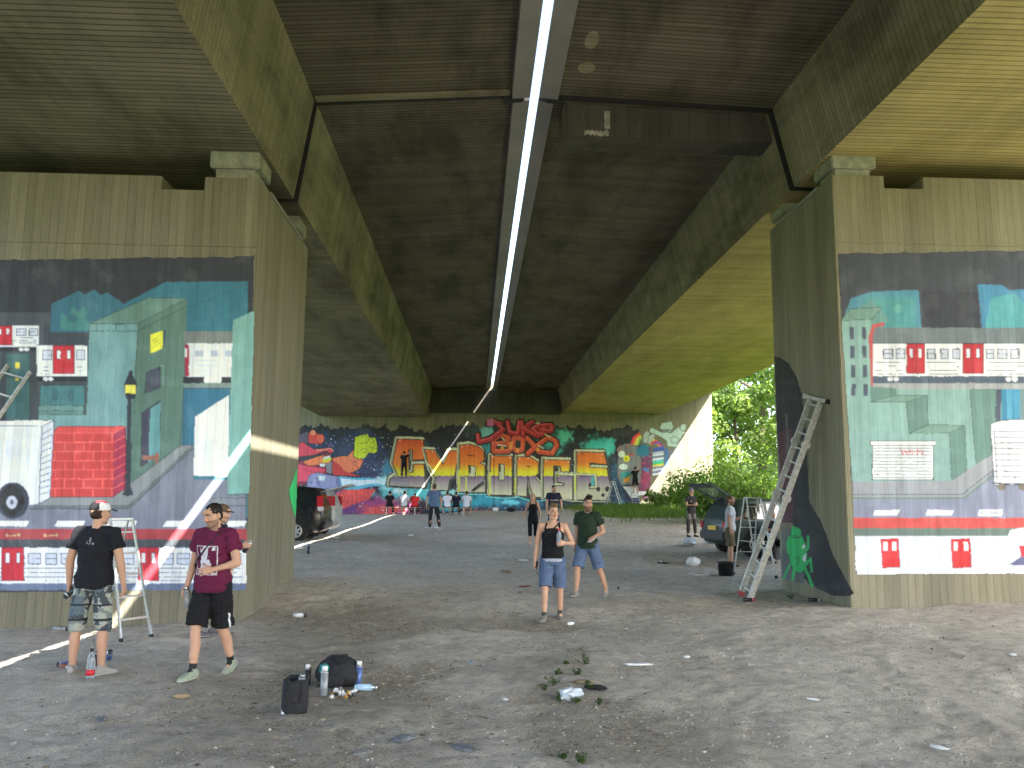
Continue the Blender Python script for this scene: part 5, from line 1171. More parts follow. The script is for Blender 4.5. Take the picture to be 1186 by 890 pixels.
# cans held or dropped by people
def held(root, info, c, up_, fn, *a, **k):
    p = wpt(root, info['J'][c+'grip']); u = wdir(root, up_).normalized(); q = Vector((0, 0, 1)).rotation_difference(u)
    o = fn(*a, loc=p-u*k.pop('drop', .10), rot=q.to_euler(), **k); return o
bpy.context.view_layer.update()
held(p2, f2, 'r', (.15, .1, 1), spray_can, 'silver spray can hanging in the right hand of the maroon tee man', body=M_grey, cap_=M_tin, h=.21, group=None, drop=.15)
held(p3, f3, 'r', (.3, .5, .8), spray_can, 'black spray can pointed at the pier corner', body=M_dk, cap_=M_capw, h=.19, group=None, cap_on=False, drop=.12)
held(p1, f1, 'l', (-.5, -.5, -.6), spray_can, 'black spray can in the left hand of the cap man', body=M_dk, cap_=M_dk, h=.18, group=None, drop=.08)
held(p12, f12, 'l', (0, .1, 1), spray_can, 'pale spray can held up by the bearded man at the green car', body=plain('can_label_cream', (.5, .48, .4), .5), cap_=M_capw, h=.20, group=None, drop=.06)
M_pet = NT('clear_bottle'); M_pet.color((.75, .85, .95)); M_pet.rough(.08); M_pet.b.inputs['Transmission Weight'].default_value = .75; M_pet.b.inputs['IOR'].default_value = 1.33; M_pet = M_pet.m
M_red = plain('red_plastic', (.60, .02, .03), .4); M_blue = plain('blue_label', (.12, .26, .62), .5, var=.2, scale=40)
def bottle(label, loc, rot=(0, 0, 0), cap_=M_red, lab=M_blue, s=1.0):
    root = empty('bottle', loc, 0, label, 'bottle'); root.rotation_euler = rot; root.scale = (s,)*3
    m = MB(); m.lathe([(.02, 0), (.031, .004), (.033, .02), (.032, .07), (.030, .085), (.033, .10), (.033, .15), (.026, .18), (.013, .205), (.012, .225)], n=18); m.build('bottle_body', M_pet, root, True)
    m = MB(); m.lathe([(.0338, .03), (.0338, .075), (.0338, .075)], n=18); m.build('bottle_label', lab, root, True)
    m = MB(); m.lathe([(.0145, .22), (.0145, .242), (.003, .243)], n=14); m.build('bottle_cap', cap_, root, True); return root
held(p4, f4, 'l', (.0, .1, 1), bottle, 'small water bottle with a red cap held by the tank top man' , drop=.05, s=1.12)
bottle('clear bottle with a red label standing at the feet of the cap man', g_(105, 786)+Vector((0, -.02, 0)), (0, 0, 0), M_blackplastic, M_red, 1.25)
def slab(name, label, cat, loc, size, rot, mat, parent=None):
    m = MB(); m.box((0, 0, 0), size); o = m.build(name, mat, None, bevel=min(size)*.3); o.location = loc; o.rotation_euler = rot; return tag(o, label, cat)
pp = wpt(p5, f5['J']['lgrip']); q = (wdir(p5, (.35, .6, -.45))).to_track_quat('Y', 'Z').to_euler(); slab('folded_paper', 'small white folded paper in the hand of the green tee man', 'paper', pp, (.10, .15, .006), q, M_white)
pp = wpt(p4, f4['J']['rgrip']); slab('phone', 'dark phone in the lowered hand of the tank top man', 'phone', pp, (.012, .07, .14), (.1, .2, .3), M_blackplastic)
l_, r_ = lying(g_(126, 768), R(20)); spray_can('silver spray can lying between the cap man and the stepladder', (l_[0], l_[1], l_[2]+.02), (R(60), 0, R(25)), M_tin2, M_dk, .2)
l_, r_ = lying(g_(112, 776), R(5)); spray_can('dark spray can standing behind the heel of the cap man', g_(111, 776), (R(-8), 0, 0), M_dk, M_dk, .2)
l_, r_ = lying(g_(340, 715), R(70)); spray_can('black and white can lying at the foot of the left pier corner', l_, r_, M_label, M_dk, .22)
l_, r_ = lying(g_(62, 731), R(80)); spray_can('dull metal can lying against the foot of the left pier', l_, r_, M_grey, M_dk, .22)
l_, r_ = lying(g_(70, 775), R(60)); spray_can('rusty can lying left of the cap man in the strip of sun', l_, r_, plain('can_label_rust', (.22, .08, .05), .6), M_dk, .17)
l_, r_ = lying(g_(86, 772), R(-60)); spray_can('dark blue can lying by the left shoe of the cap man', l_, r_, M_tin2, M_dk, .17)
l_, r_ = lying(g_(356, 641), R(10)); spray_can('upright blue can on the ground right of the black car', g_(357, 642), (0, 0, 0), M_dk, M_tin2, .25, s=1.1)
# bucket, cable ring, and what lies near the right pier
pb = g_(841, 667); root = empty('bucket', pb, 0, 'black bucket on the dirt by the stepladder', 'bucket')
m = MB(); m.lathe([(.16, 0), (.185, .27), (.20, .275), (.20, .30), (.185, .30), (.15, .03), (.002, .03)], n=26); m.build('bucket_body', M_blackplastic, root, True)
m = MB(); m.tube([(.195*math.cos(t_), .195*math.sin(t_)*.3-.02, .28-.17*math.sin(t_)) for t_ in (k*math.pi/10 for k in range(11))], .006, 6); m.build('bucket_handle', M_tin, root, True)
pb = g_(810, 666); m = MB(); m.tube([(.24*math.cos(t_)+.02*math.sin(3*t_), .22*math.sin(t_), .015) for t_ in (k*2*math.pi/30 for k in range(31))], .014, 6); o = m.build('cable_ring', M_white, None, True); o.location = pb; tag(o, 'pale loop of cable lying left of the bucket', 'cable')
l_, r_ = lying(g_(861, 697), R(100)); spray_can('dark spray can lying under the foot of the long ladder', l_, r_, M_dk, M_red, .2)
l_, r_ = lying(g_(936, 697), R(70)); spray_can('black can lying before the black painted figure', l_, r_, M_dk, M_tin, .19)
l_, r_ = lying(g_(768, 653), R(80)); root = empty('sandal', g_(768, 653), R(75), 'black and white sandal dropped in the middle of the dirt', 'sandal'); S = Sculpt(); S.rings([((0, y, .02), (1, 0, 0), (0, 0, 1), w_, .02) for y, w_ in ((-.14, .02), (-.12, .045), (0, .04), (.1, .055), (.15, .02))]); S.out('sole', .012, M_blackcloth, root, None, 1)
m = MB(); m.tube([(-.05, .05, .03), (0, .07, .07), (.05, .05, .03)], .016, 8); m.build('strap', M_white, root, True)
# ------------------------------------------------------------------ parked cars
def car_paint(name, c, rough=.3):
    t = NT(name); t.color(t.ramp(t.noise(t.coord(), 3, 4), [(.3, tuple(q*.8 for q in c)), (.7, c)])); t.rough(t.ramp(t.noise(t.coord(), 9, 4), [(.3, rough), (.7, rough+.2)])); t.b.inputs['Coat Weight'].default_value = .15; t.b.inputs['Coat Roughness'].default_value = .12; return t.m
M_glass = plain('car_glass', (.015, .02, .02), .06, 0, .05, spec=.8, bump=0)
M_tail = plain('tail_light', (.50, .02, .03), .2); M_tailw = plain('tail_lens_clear', (.65, .6, .62), .2); M_plate = plain('yellow_plate', (.75, .48, .05), .5, var=.03); M_trim = plain('bumper_plastic', (.03, .03, .032), .6)
M_clear = NT('hatch_glass'); M_clear.color((.7, .8, .75)); M_clear.rough(.05); M_clear.b.inputs['Transmission Weight'].default_value = .9; M_clear.b.inputs['IOR'].default_value = 1.05; M_clear = M_clear.m
def car(label, pos, rz, L, Wd, H, paint, kind, rear_y=.0, hatch=None, wheel_r=.315, plate=True, trim_low=None):
    root = empty('parked_car', pos, rz, label, 'car', 'parked cars'); hw = Wd/2; e = -L/2
    # y, z low, z belt, z roof, half width belt, half width roof
    if kind == 'estate':
        st = [(e, .42, .86, .90, hw*.86, hw*.80), (e+.05, .34, .92, .99, hw*.92, hw*.80), (e+.20, .28, .95, 1.28, hw*.96, hw*.76), (e+.42, .24, .95, H-.03, hw, hw*.76), (e+.9, .22, .94, H, hw, hw*.78), (e+2.1, .22, .92, H, hw, hw*.78), (e+2.6, .22, .91, H-.06, hw, hw*.76), (e+3.25, .22, .90, .98, hw, hw*.80), (e+3.6, .24, .84, .90, hw*.98, hw*.78), (L/2-.25, .28, .74, .80, hw*.92, hw*.72), (L/2, .34, .60, .64, hw*.78, hw*.62)]
        gl = [(e+.5, e+1.12), (e+1.2, e+2.02), (e+2.1, e+2.85)]
    else:
        st = [(e, .42, .95, .99, hw*.88, hw*.82), (e+.05, .34, .98, 1.1, hw*.94, hw*.80), (e+.16, .28, 1.0, H-.22, hw*.97, hw*.76), (e+.28, .24, 1.0, H-.05, hw, hw*.76), (e+.8, .22, .99, H, hw, hw*.78), (e+2.0, .22, .97, H, hw, hw*.78), (e+2.5, .22, .96, H-.08, hw, hw*.75), (e+3.3, .22, .95, 1.04, hw, hw*.78), (e+3.6, .24, .88, .95, hw*.97, hw*.76), (L/2-.2, .28, .76, .82, hw*.9, hw*.7), (L/2, .34, .62, .66, hw*.76, hw*.6)]
        gl = [(e+.34, e+.98), (e+1.05, e+1.9), (e+1.98, e+2.7)]
    ys = [s_[0] for s_ in st]
    def at(y, i): return float(np.interp(y, ys, [s_[i] for s_ in st]))
    def sec(y):
        zl, zb, zr, wb, wr = (at(y, i) for i in range(1, 6)); q = [(wb*.80, zl), (wb*.97, zl+.06), (wb*1.0, zl+.22), (wb*1.005, (zl+zb)/2+.1), (wb*.985, zb), (wr+(wb-wr)*.08, zr-.05), (wr*.92, zr-.005), (wr*.5, zr+.018)]
        return [Vector((x, y, z)) for x, z in q] + [Vector((-x, y, z)) for x, z in q[::-1]]
    yy = sorted(set(ys+[e+k*L/26 for k in range(27)]))
    m = MB(); m.loft([sec(y) for y in yy]); o = m.build('body', paint, root, True)
    if hasattr(o.data, 'set_sharp_from_angle'): o.data.set_sharp_from_angle(angle=R(38))
    def side(y, f_, s_): 
        wb, wr, zb, zr = at(y, 4)*.985, at(y, 5)+(at(y, 4)-at(y, 5))*.08, at(y, 2), at(y, 3)-.05
        return Vector((s_*(wb+(wr-wb)*f_+.006), y, zb+(zr-zb)*f_))
    for s_ in (-1, 1):
        for a, b in gl:
            m = MB(); n = 5; top_ = [side(a+(b-a)*k/n, .88, s_) for k in range(n+1)]; bot = [side(a+(b-a)*k/n, .07, s_) for k in range(n+1)]
            dx = Vector((-s_*.02, 0, 0)); m.loft([[p, q, q+dx, p+dx] for p, q in zip(top_, bot)]); m.build('side_window', M_glass, root)
        for y in (gl[1][0]-.04, gl[2][0]-.04):   # door shut lines
            m = MB(); 
            for z0, z1 in ((.34, .9),): m.box((s_*(hw*1.004), y, (z0+z1)/2), (.006, .012, z1-z0))
            m.build('door_seam', M_dark, root)
        for y in (gl[1][0]+.08, gl[2][0]+.08):
            m = MB(); m.box((s_*(hw*1.01), y, at(y, 2)-.10), (.03, .16, .035)); m.build('door_handle', paint if kind != 'estate' else M_trim, root, bevel=.008)
    for y in (e+.82, L/2-.84):
        for s_ in (-1, 1):
            M = Matrix.Rotation(R(90), 3, 'Y'); x = s_*(hw-.10)
            m = MB(); m.lathe([(wheel_r+.07, -.10), (wheel_r+.07, .108)], (x, y, wheel_r+.02), 30, M); m.build('wheel_arch', M_dark, root)
            m = MB(); m.lathe([(wheel_r*.62, -.09), (wheel_r*.95, -.10), (wheel_r, -.07), (wheel_r, .07), (wheel_r*.95, .10), (wheel_r*.64, .105)] if s_ > 0 else [(wheel_r*.64, -.105), (wheel_r*.95, -.10), (wheel_r, -.07), (wheel_r, .07), (wheel_r*.95, .10), (wheel_r*.62, .09)], (x+s_*.012, y, wheel_r), 30, M); w_ = m.build('wheel', M_rubber, root, True)
            m = MB(); m.lathe([(.05, 0), (.052, .01)], (x+s_*.128, y, wheel_r), 14, M)
            for k in range(7):
                a = k*2*math.pi/7; d = Vector((0, math.cos(a), math.sin(a))); m.bar(Vector((x+s_*.128, y, wheel_r))+d*.03, Vector((x+s_*.125, y, wheel_r))+d*wheel_r*.64, .06, .018, (1, 0, 0))
            ring_ = [(wheel_r*.58, -.012), (wheel_r*.66, -.012), (wheel_r*.66, .012), (wheel_r*.58, .012), (wheel_r*.58, -.012)]
            m.tube([(x+s_*.122, y+wheel_r*.62*math.cos(q), wheel_r+wheel_r*.62*math.sin(q)) for q in (k*2*math.pi/28 for k in range(29))], .022, 6); m.build('rim', M_alu, w_)
    # rear
    m = MB(); m.box((0, e-.01, .52), (Wd*.86, .12, .22)); m.build('bumper', trim_low or paint, root, bevel=.035)
    for s_ in (-1, 1):
        if kind == 'estate':
            m = MB(); m.box((s_*hw*.80, e+.02, .80), (.15, .10, .20)); m.build('tail_light', M_tail, root, bevel=.02)
        else:
            m = MB(); m.box((s_*hw*.90, e+.11, 1.22), (.12, .20, .36)); t_ = m.build('tail_light', M_tail, root, bevel=.03); m = MB(); m.box((s_*hw*.91, e+.085, 1.0), (.12, .2, .14)); m.build('clear_lens', M_tailw, t_, bevel=.02)
    if plate: m = MB(); m.box((0, e-.025 if kind == 'estate' else e-.02, .72), (.5, .03, .115)); m.build('number_plate', M_plate, root, bevel=.004)
    y0, y1 = e+.10, e+.40
    zb, zt = at(e+.10, 2)+.04, H-.12
    if hatch is not None:
        # open rear: dark boot space and the glass hatch swung up
        m = MB(); m.loft([[Vector((-hw*.70, e+.055, 1.0)), Vector((hw*.70, e+.055, 1.0)), Vector((hw*.70, e+.2, 1.0)), Vector((-hw*.70, e+.2, 1.0))], [Vector((-hw*.62, y1-.10, H-.08)), Vector((hw*.62, y1-.10, H-.08)), Vector((hw*.62, y1+.05, H-.08)), Vector((-hw*.62, y1+.05, H-.08))]]); m.build('boot_opening', M_dark, root)
        hp_ = Vector((0, y1-.02, H-.01)); a = R(hatch); d = Vector((0, -math.cos(a), math.sin(a))); nn = Vector((0, math.sin(a), math.cos(a))); Lh = .80; w_ = hw*.72
        m = MB()
        for s_ in (-1, 1): m.bar(hp_+Vector((s_*w_, 0, 0)), hp_+d*Lh+Vector((s_*w_*1.1, 0, 0)), .09, .05, nn)
        m.bar(hp_-Vector((w_+.04, 0, 0))+d*.04, hp_+Vector((w_+.04, 0, 0))+d*.04, .10, .052, nn); m.bar(hp_-Vector((w_*1.1+.04, 0, 0))+d*(Lh-.02), hp_+Vector((w_*1.1+.04, 0, 0))+d*(Lh-.02), .15, .056, nn)
        h_ = m.build('tailgate', paint, root); m = MB(); m.loft([[hp_+d*q+Vector((s_*w_, 0, 0))+nn*k for s_, k in ((-1, -.004), (1, -.004), (1, .004), (-1, .004))] for q in (.08, Lh-.08)]); m.build('tailgate_window', M_clear, h_)
        for s_ in (-1, 1): m = MB(); m.tube([Vector((s_*w_*.95, e+.22, 1.12)), hp_+d*.42+Vector((s_*w_*.95, 0, 0))], .012, 8); m.build('gas_strut', M_trim, root)
    else:
        m = MB(); m.loft([[Vector((-hw*.66, e+.05, 1.10)), Vector((hw*.66, e+.05, 1.10)), Vector((hw*.66, e+.3, 1.10)), Vector((-hw*.66, e+.3, 1.10))], [Vector((-hw*.60, e+.18, H-.12)), Vector((hw*.60, e+.18, H-.12)), Vector((hw*.60, e+.4, H-.12)), Vector((-hw*.60, e+.4, H-.12))]]); m.build('rear_window', M_glass, root)
    return root
P_green = car_paint('dark_green_paint', (.012, .036, .030), .45); P_black = car_paint('black_paint', (.008, .008, .009), .2); P_silver = car_paint('silver_paint', (.42, .43, .42), .3)
fx, fy = math.sin(R(81)), math.cos(R(81))
cx_, cy_ = 6.5+fx*2.25, 22.75+fy*2.25
car('dark green estate car with its rear glass swung up behind the stepladder', (cx_, cy_, gz(cx_-.8, cy_-.6)-.02), R(-81), 4.5, 1.74, 1.50, P_green, 'estate', hatch=28, trim_low=M_trim)
for s_ in (-1, 1):      # roof rails of the estate
    pass
car('black people carrier with tall red tail lights behind the left pier', (-6.85, 27.2, gz(-5.6, 26.6)-.01), R(90), 4.2, 1.70, 1.68, P_black, 'mpv', wheel_r=.31, plate=False)
car('silver car with its tailgate up just behind the black people carrier', (-7.0, 30.0, gz(-5.6, 29.4)-.01), R(90), 4.3, 1.74, 1.60, P_silver, 'mpv', hatch=14, plate=False)
# the person sitting in front of the car door
p13, f13 = person('dark haired person crouching before the side of the green car behind the ladders', (7.75, 21.75, gz(7.75, 21.75)), R(190), 1.72, dict(lt=(-.25, .9, -.1), ls=(-.0, .1, -1), rt=(.25, .9, -.1), rs=(.0, .1, -1), pel=.46, lu=(-.2, .6, -.6), lf=(.3, .7, .2), ru=(.2, .6, -.6), rf=(-.3, .7, .1), head=(10, -16, 0)), skin=.95, hair=(.012, .01, .008), hairstyle='long', top=dict(color=blk, loose=.02), bottom=dict(color=blk, len=1.9, name='trousers'), shoes=((.05,)*3, (.1,)*3), vox=.012)
m = MB(); m.box((0, 0, .19), (.40, .34, .38)); o = m.build('crate', plain('dark_crate', (.04, .045, .05), .6), None, bevel=.02); sp_ = Matrix.Rotation(R(190), 3, 'Z') @ Vector((0, -.02, 0)); o.location = (7.75+sp_.x, 21.75+sp_.y, gz(7.75, 21.75)-.02); o.rotation_euler = (0, 0, R(10)); tag(o, 'dark low crate the crouching person sits on beside the green car', 'crate')
# ------------------------------------------------------------------ plants
def leaf_mat(name, dark, light, trans=.6):
    t = NT(name); a = t.n('Attribute', attribute_name='Col'); t.color(a.outputs['Color']); t.rough(.55); t.b.inputs['Specular IOR Level'].default_value = .3
    tr = t.n('BsdfTranslucent'); t.set(tr.inputs[0], t.mix(1.0, a.outputs['Color'], (1.7, 1.8, .7, 1), 'MULTIPLY')); mx = t.n('MixShader', {0: trans}); t.nt.links.new(t.b.outputs[0], mx.inputs[1]); t.nt.links.new(tr.outputs[0], mx.inputs[2]); t.nt.links.new(mx.outputs[0], t.nt.nodes['Material Output'].inputs[0]); return t.m
M_leaf = leaf_mat('foliage', 0, 0)
M_bark = plain('bark', (.10, .075, .05), .9, var=.35, scale=8, bump=.4)
def leaves(name, centres, radii, n, size, parent, c0=(.030, .065, .012), c1=(.085, .135, .03), squash=.8, seed=0, droop=.3):
    g = np.random.default_rng(seed); centres = np.array(centres); radii = np.array(radii); w = radii**2; k = g.choice(len(radii), n, p=w/w.sum())
    v = g.normal(size=(n, 3)); v /= np.linalg.norm(v, axis=1)[:, None]; r_ = radii[k]*g.uniform(.35, 1.0, n)**.5
    P = centres[k]+v*r_[:, None]*np.array([1, 1, squash])
    sz = size*g.uniform(.6, 1.4, n)
    nrm_ = v+g.normal(size=(n, 3))*.6+np.array([0, 0, .6]); nrm_ /= np.linalg.norm(nrm_, axis=1)[:, None]
    t_ = g.normal(size=(n, 3)); t_ -= nrm_*(t_*nrm_).sum(1)[:, None]; t_ /= np.linalg.norm(t_, axis=1)[:, None]; t_[:, 2] -= droop*g.uniform(0, 1, n); b = np.cross(nrm_, t_)
    a_ = sz[:, None]
    V = np.stack([P-t_*a_, P+b*a_*.5+nrm_*a_*.12, P+t_*a_, P-b*a_*.5+nrm_*a_*.12], 1).reshape(-1, 3)
    Fq = np.arange(4*n).reshape(n, 4); cl = g.uniform(0, 1, n)*.55+ .45*fbm(P[:,0]*.9, P[:,1]*.9, P[:,2]*.9, s=seed, n=2)
    C = np.array(c0)*(1-cl[:, None])+np.array(c1)*cl[:, None]; C = C*g.uniform(.75, 1.25, (n, 1))
    return link(name, np_mesh(name, V, Fq, np.repeat(C, 4, 0)), M_leaf, parent)
def tree(label, x, y, h, spread, n, size, seed, bare=.25, c0=(.03, .065, .012), c1=(.085, .135, .03), lean=0):
    g = random.Random(seed); z = gz(x, y); root = empty('tree', (x, y, z-.1), 0, label, 'tree', 'trees on the bank beyond the right pier')
    m = MB(); pts = [Vector((lean*t_*t_*h+math.sin(t_*4+seed)*.15, math.cos(t_*3+seed)*.15, h*t_*.9)) for t_ in (0, .15, .3, .5, .7, 1)]; m.tube(pts, [h*.026*q for q in (1.25, 1, .85, .65, .42, .12)], 10)
    cs, rs = [], []
    for k in range(15):
        t_ = bare+(1-bare)*(k+.5)/15; a = k*2.4+seed; p = pts[0].lerp(pts[-1], t_); ln = spread*(1.05-abs(t_-.5)*1.1)*g.uniform(.65, 1.1); q = p+Vector((math.cos(a)*ln, math.sin(a)*ln, ln*.35+g.uniform(-.3, .5)))
        m.tube([p, p.lerp(q, .5)+Vector((0, 0, .15)), q], [h*.010, h*.007, h*.003], 6)
        for f_, rr in ((.55, .34), (.85, .42), (1.1, .34)): cs.append(p.lerp(q, f_)+Vector((g.uniform(-.5, .5), g.uniform(-.5, .5), g.uniform(-.4, .4)))); rs.append(spread*rr*g.uniform(.7, 1.2)*.8)
    for k in range(5): cs.append(pts[-1]+Vector((g.uniform(-.3, .3)*spread, g.uniform(-.3, .3)*spread, g.uniform(-.1, .12)*h))); rs.append(spread*.36)
    m.build('trunk', M_bark, root, True); leaves('crown', cs, rs, n, size, root, c0, c1, seed=seed); return root
tl_ = [(21.5, 46, 11, 4.2, 9000, .17, 'broad leafy tree with drooping bright green fronds nearest the right pier', .16),
 (27, 58, 14, 5.2, 8000, .22, 'tall dark green tree standing behind the drooping tree', .2), (33, 52, 12, 4.6, 6500, .22, 'round green tree on the bank partly hidden by the right pier', .2), (24.5, 70, 15, 5.4, 7000, .26, 'high pale green tree beside the sunlit end of the wall', .15),
 (19.5, 62, 9, 3.6, 5500, .2, 'low bushy tree growing just beyond the wall end', .1), (38, 66, 16, 6, 6500, .3, 'large far tree at the back of the bank', .2), (31, 80, 17, 6.5, 6000, .32, 'tall far tree showing between the nearer crowns', .15)]
for k, (x, y, h, sp_, n, sz, lab, br_) in enumerate(tl_):
    tree(lab, x, y, h, sp_, n, sz, 3+k*7, br_, *( ((.06, .115, .03), (.14, .20, .07)) if k in (1, 5) else ((.10, .16, .04), (.20, .26, .09))))
def shrub(label, x, y, h, w, n, size, seed, c0=(.03, .07, .012), c1=(.08, .14, .03), group='shrubs on the grass bank'):
    g = random.Random(seed); root = empty('shrub', (x, y, gz(x, y)-.05), 0, label, 'shrub', group); m = MB(); cs, rs = [], []
    for k in range(9):
        a = g.uniform(0, 6.28); q = Vector((math.cos(a)*w*g.uniform(.2, .9), math.sin(a)*w*g.uniform(.2, .9), h*g.uniform(.35, .95))); m.tube([(0, 0, 0), q*.5+Vector((0, 0, .1)), q], [.03, .02, .008], 6); cs.append(q); rs.append(h*.33*g.uniform(.7, 1.2))
        cs.append(q*.6); rs.append(h*.3)
    m.build('stem', M_bark, root, True); leaves('foliage', cs, rs, n, size, root, c0, c1, seed=seed); return root
for k, (px, py, Y, h, w, lab) in enumerate([(775, 588, 49, 1.3, 1.3, 'low shrub at the left end of the grass bank'), (792, 588, 44, 2.0, 1.5, 'bushy shrub left of the woman by the tailgate'), (812, 588, 38, 1.9, 1.3, 'tall leafy shrub right behind the woman by the tailgate'), (826, 588, 33, 1.7, 1.2, 'shrub just behind the open tailgate'), (850, 586, 34, 1.9, 1.7, 'shrub behind the roof of the green car'), (880, 584, 33, 2.2, 1.8, 'shrub behind the front of the green car'), (905, 584, 36, 2.8, 2.0, 'large shrub half hidden by the right pier'), (836, 580, 52, 2.6, 2.0, 'sunny shrub at the foot of the wall end'), (868, 578, 48, 3.0, 2.2, 'sunny shrub on the bank between the car and the trees')]):
    p = atY(px, py, Y); shrub(lab, p.x, Y, h, w, 1500, .085, 40+k, *(((.07, .13, .03), (.18, .25, .08)) if k >= 4 else ((.05, .10, .02), (.12, .19, .05))))  # later shrubs have lighter leaves: sunlight put into their colour
# grass
g = np.random.default_rng(5); n = 52000
X_ = g.uniform(4.5, 26, n); Y_ = g.uniform(20, 57, n)
gm = np.clip(smooth(5.2, 7.6, X_+(fbm(X_*.5, Y_*.5, s=5)-.5)*3.5)*smooth(33, 39, Y_+(fbm(X_*.4, Y_*.4, s=6)-.5)*8)+smooth(9.6, 11.5, X_+(fbm(X_*.5, Y_*.5, s=8)-.5)*3)*smooth(19, 25, Y_)+smooth(12, 16, X_), 0, 1)
k = g.uniform(0, 1, n) < gm; X_, Y_ = X_[k], Y_[k]; n = len(X_); Z_ = gh(X_, Y_)-.02; hh = g.uniform(.10, .38, n)*(.6+.9*fbm(X_*.6, Y_*.6, s=77)); a = g.uniform(0, 6.28, n); w = g.uniform(.012, .03, n); lx, ly = g.normal(0, .4, n)*hh, g.normal(0, .4, n)*hh
V = np.stack([np.stack([X_-np.cos(a)*w, Y_-np.sin(a)*w, Z_], -1), np.stack([X_+np.cos(a)*w, Y_+np.sin(a)*w, Z_], -1), np.stack([X_+lx, Y_+ly, Z_+hh], -1)], 1).reshape(-1, 3)
cl = g.uniform(0, 1, n)[:, None]; C = np.array([.06, .11, .025])*(1-cl)+np.array([.15, .22, .06])*cl
tag(link('grass', np_mesh('grass', V, np.arange(3*n).reshape(n, 3), np.repeat(C, 3, 0)), M_leaf), 'green grass and weeds on the bank at the right', 'grass', kind='stuff')
def weed(label, x, y, n, h, seed, group='weeds in the dirt'):
    g = random.Random(seed); root = empty('weed', (x, y, gz(x, y)), 0, label, 'weed', group); m = MB(); cs, rs = [], []
    for k in range(n):
        a = g.uniform(0, 6.28); q = Vector((math.cos(a)*h*.9*g.random(), math.sin(a)*h*.9*g.random(), h*g.uniform(.5, 1))); m.tube([(0, 0, 0), q], [.004, .002], 5); cs.append(q*.9); rs.append(h*.30); cs.append(q*.5); rs.append(h*.25)
    m.build('stem', plain('weed_stem', (.08, .1, .03), .8), root); leaves('leaves', cs, rs, n*20, .011, root, (.03, .06, .02), (.085, .13, .05), seed=seed); return root
for k, (px, py, n, h, lab) in enumerate([(677, 771, 7, .20, 'dark green weed with upright leaves above the plastic bag'), (641, 795, 6, .10, 'low weed left of the crumpled clear plastic bag'), (684, 800, 6, .10, 'low weed right of the crumpled clear plastic bag'), (655, 772, 5, .07, 'tiny weed left of the upright weed'), (667, 815, 5, .07, 'tiny weed below the plastic bag'), (674, 885, 6, .08, 'bright weed at the bottom edge of the view'), (916, 694, 5, .10, 'weed at the foot of the painted green creature'), (985, 695, 6, .09, 'weed at the corner of the right pier'), (648, 783, 5, .08, 'small weed between the tiny weed and the low weed'), (632, 801, 5, .08, 'small weed at the left rim of the weedy patch'), (646, 812, 5, .07, 'small weed touching the left side of the plastic bag'), (695, 817, 4, .06, 'small weed at the right rim of the weedy patch'), (668, 783, 6, .08, 'bushy little weed under the upright weed'), (652, 880, 4, .06, 'small weed left of the bright weed at the bottom edge')]):
    p = gpt(px, py); weed(lab, p.x, p.y, n, h, 90+k)
# ------------------------------------------------------------------ litter
def crumple(name, label, cat, px, py, sx, sy, sz, mat, seed, group=None, rz=0):
    p = gpt(px, py); g = np.random.default_rng(seed); bm = bmesh.new(); bmesh.ops.create_icosphere(bm, subdivisions=4, radius=1)
    V = np.array([v.co[:] for v in bm.verts]); d = (np.abs(fbm(V[:,0]*1.3+seed, V[:,1]*1.3, V[:,2]*1.3, s=seed, n=3)-.5)*1.1+.80); 
    for v, q in zip(bm.verts, d): v.co = (v.co.x*q*sx/2, v.co.y*q*sy/2, max(-.002, (v.co.z*q*.5+.42)*sz))
    me = bpy.data.meshes.new(name); bm.to_mesh(me); bm.free(); o = link(name, me, mat); o.location = p; o.rotation_euler = (0, 0, rz); return tag(o, label, cat, group)
M_bagc = NT('clear_plastic'); M_bagc.color((.66, .74, .82)); M_bagc.rough(.25); M_bagc.b.inputs['Transmission Weight'].default_value = .35; M_bagc = M_bagc.m
M_card = plain('cardboard', (.32, .24, .14), .9, var=.2, scale=12); M_slate = plain('grey_rag', (.20, .21, .23), .9, var=.3, scale=10); M_lblue = plain('blue_plastic', (.16, .32, .48), .5)
crumple('plastic_bag', 'crumpled clear plastic bag on the dirt among the weeds', 'plastic bag', 661, 811, .27, .13, .13, M_bagc, 3, rz=.4)
crumple('cardboard_scrap', 'brown cardboard scrap above the crumpled clear bag', 'cardboard', 676, 792, .24, .16, .04, M_card, 5)
crumple('rag', 'dark rag right of the crumpled clear bag', 'rag', 690, 799, .26, .16, .05, M_blackcloth, 7, rz=-.3)
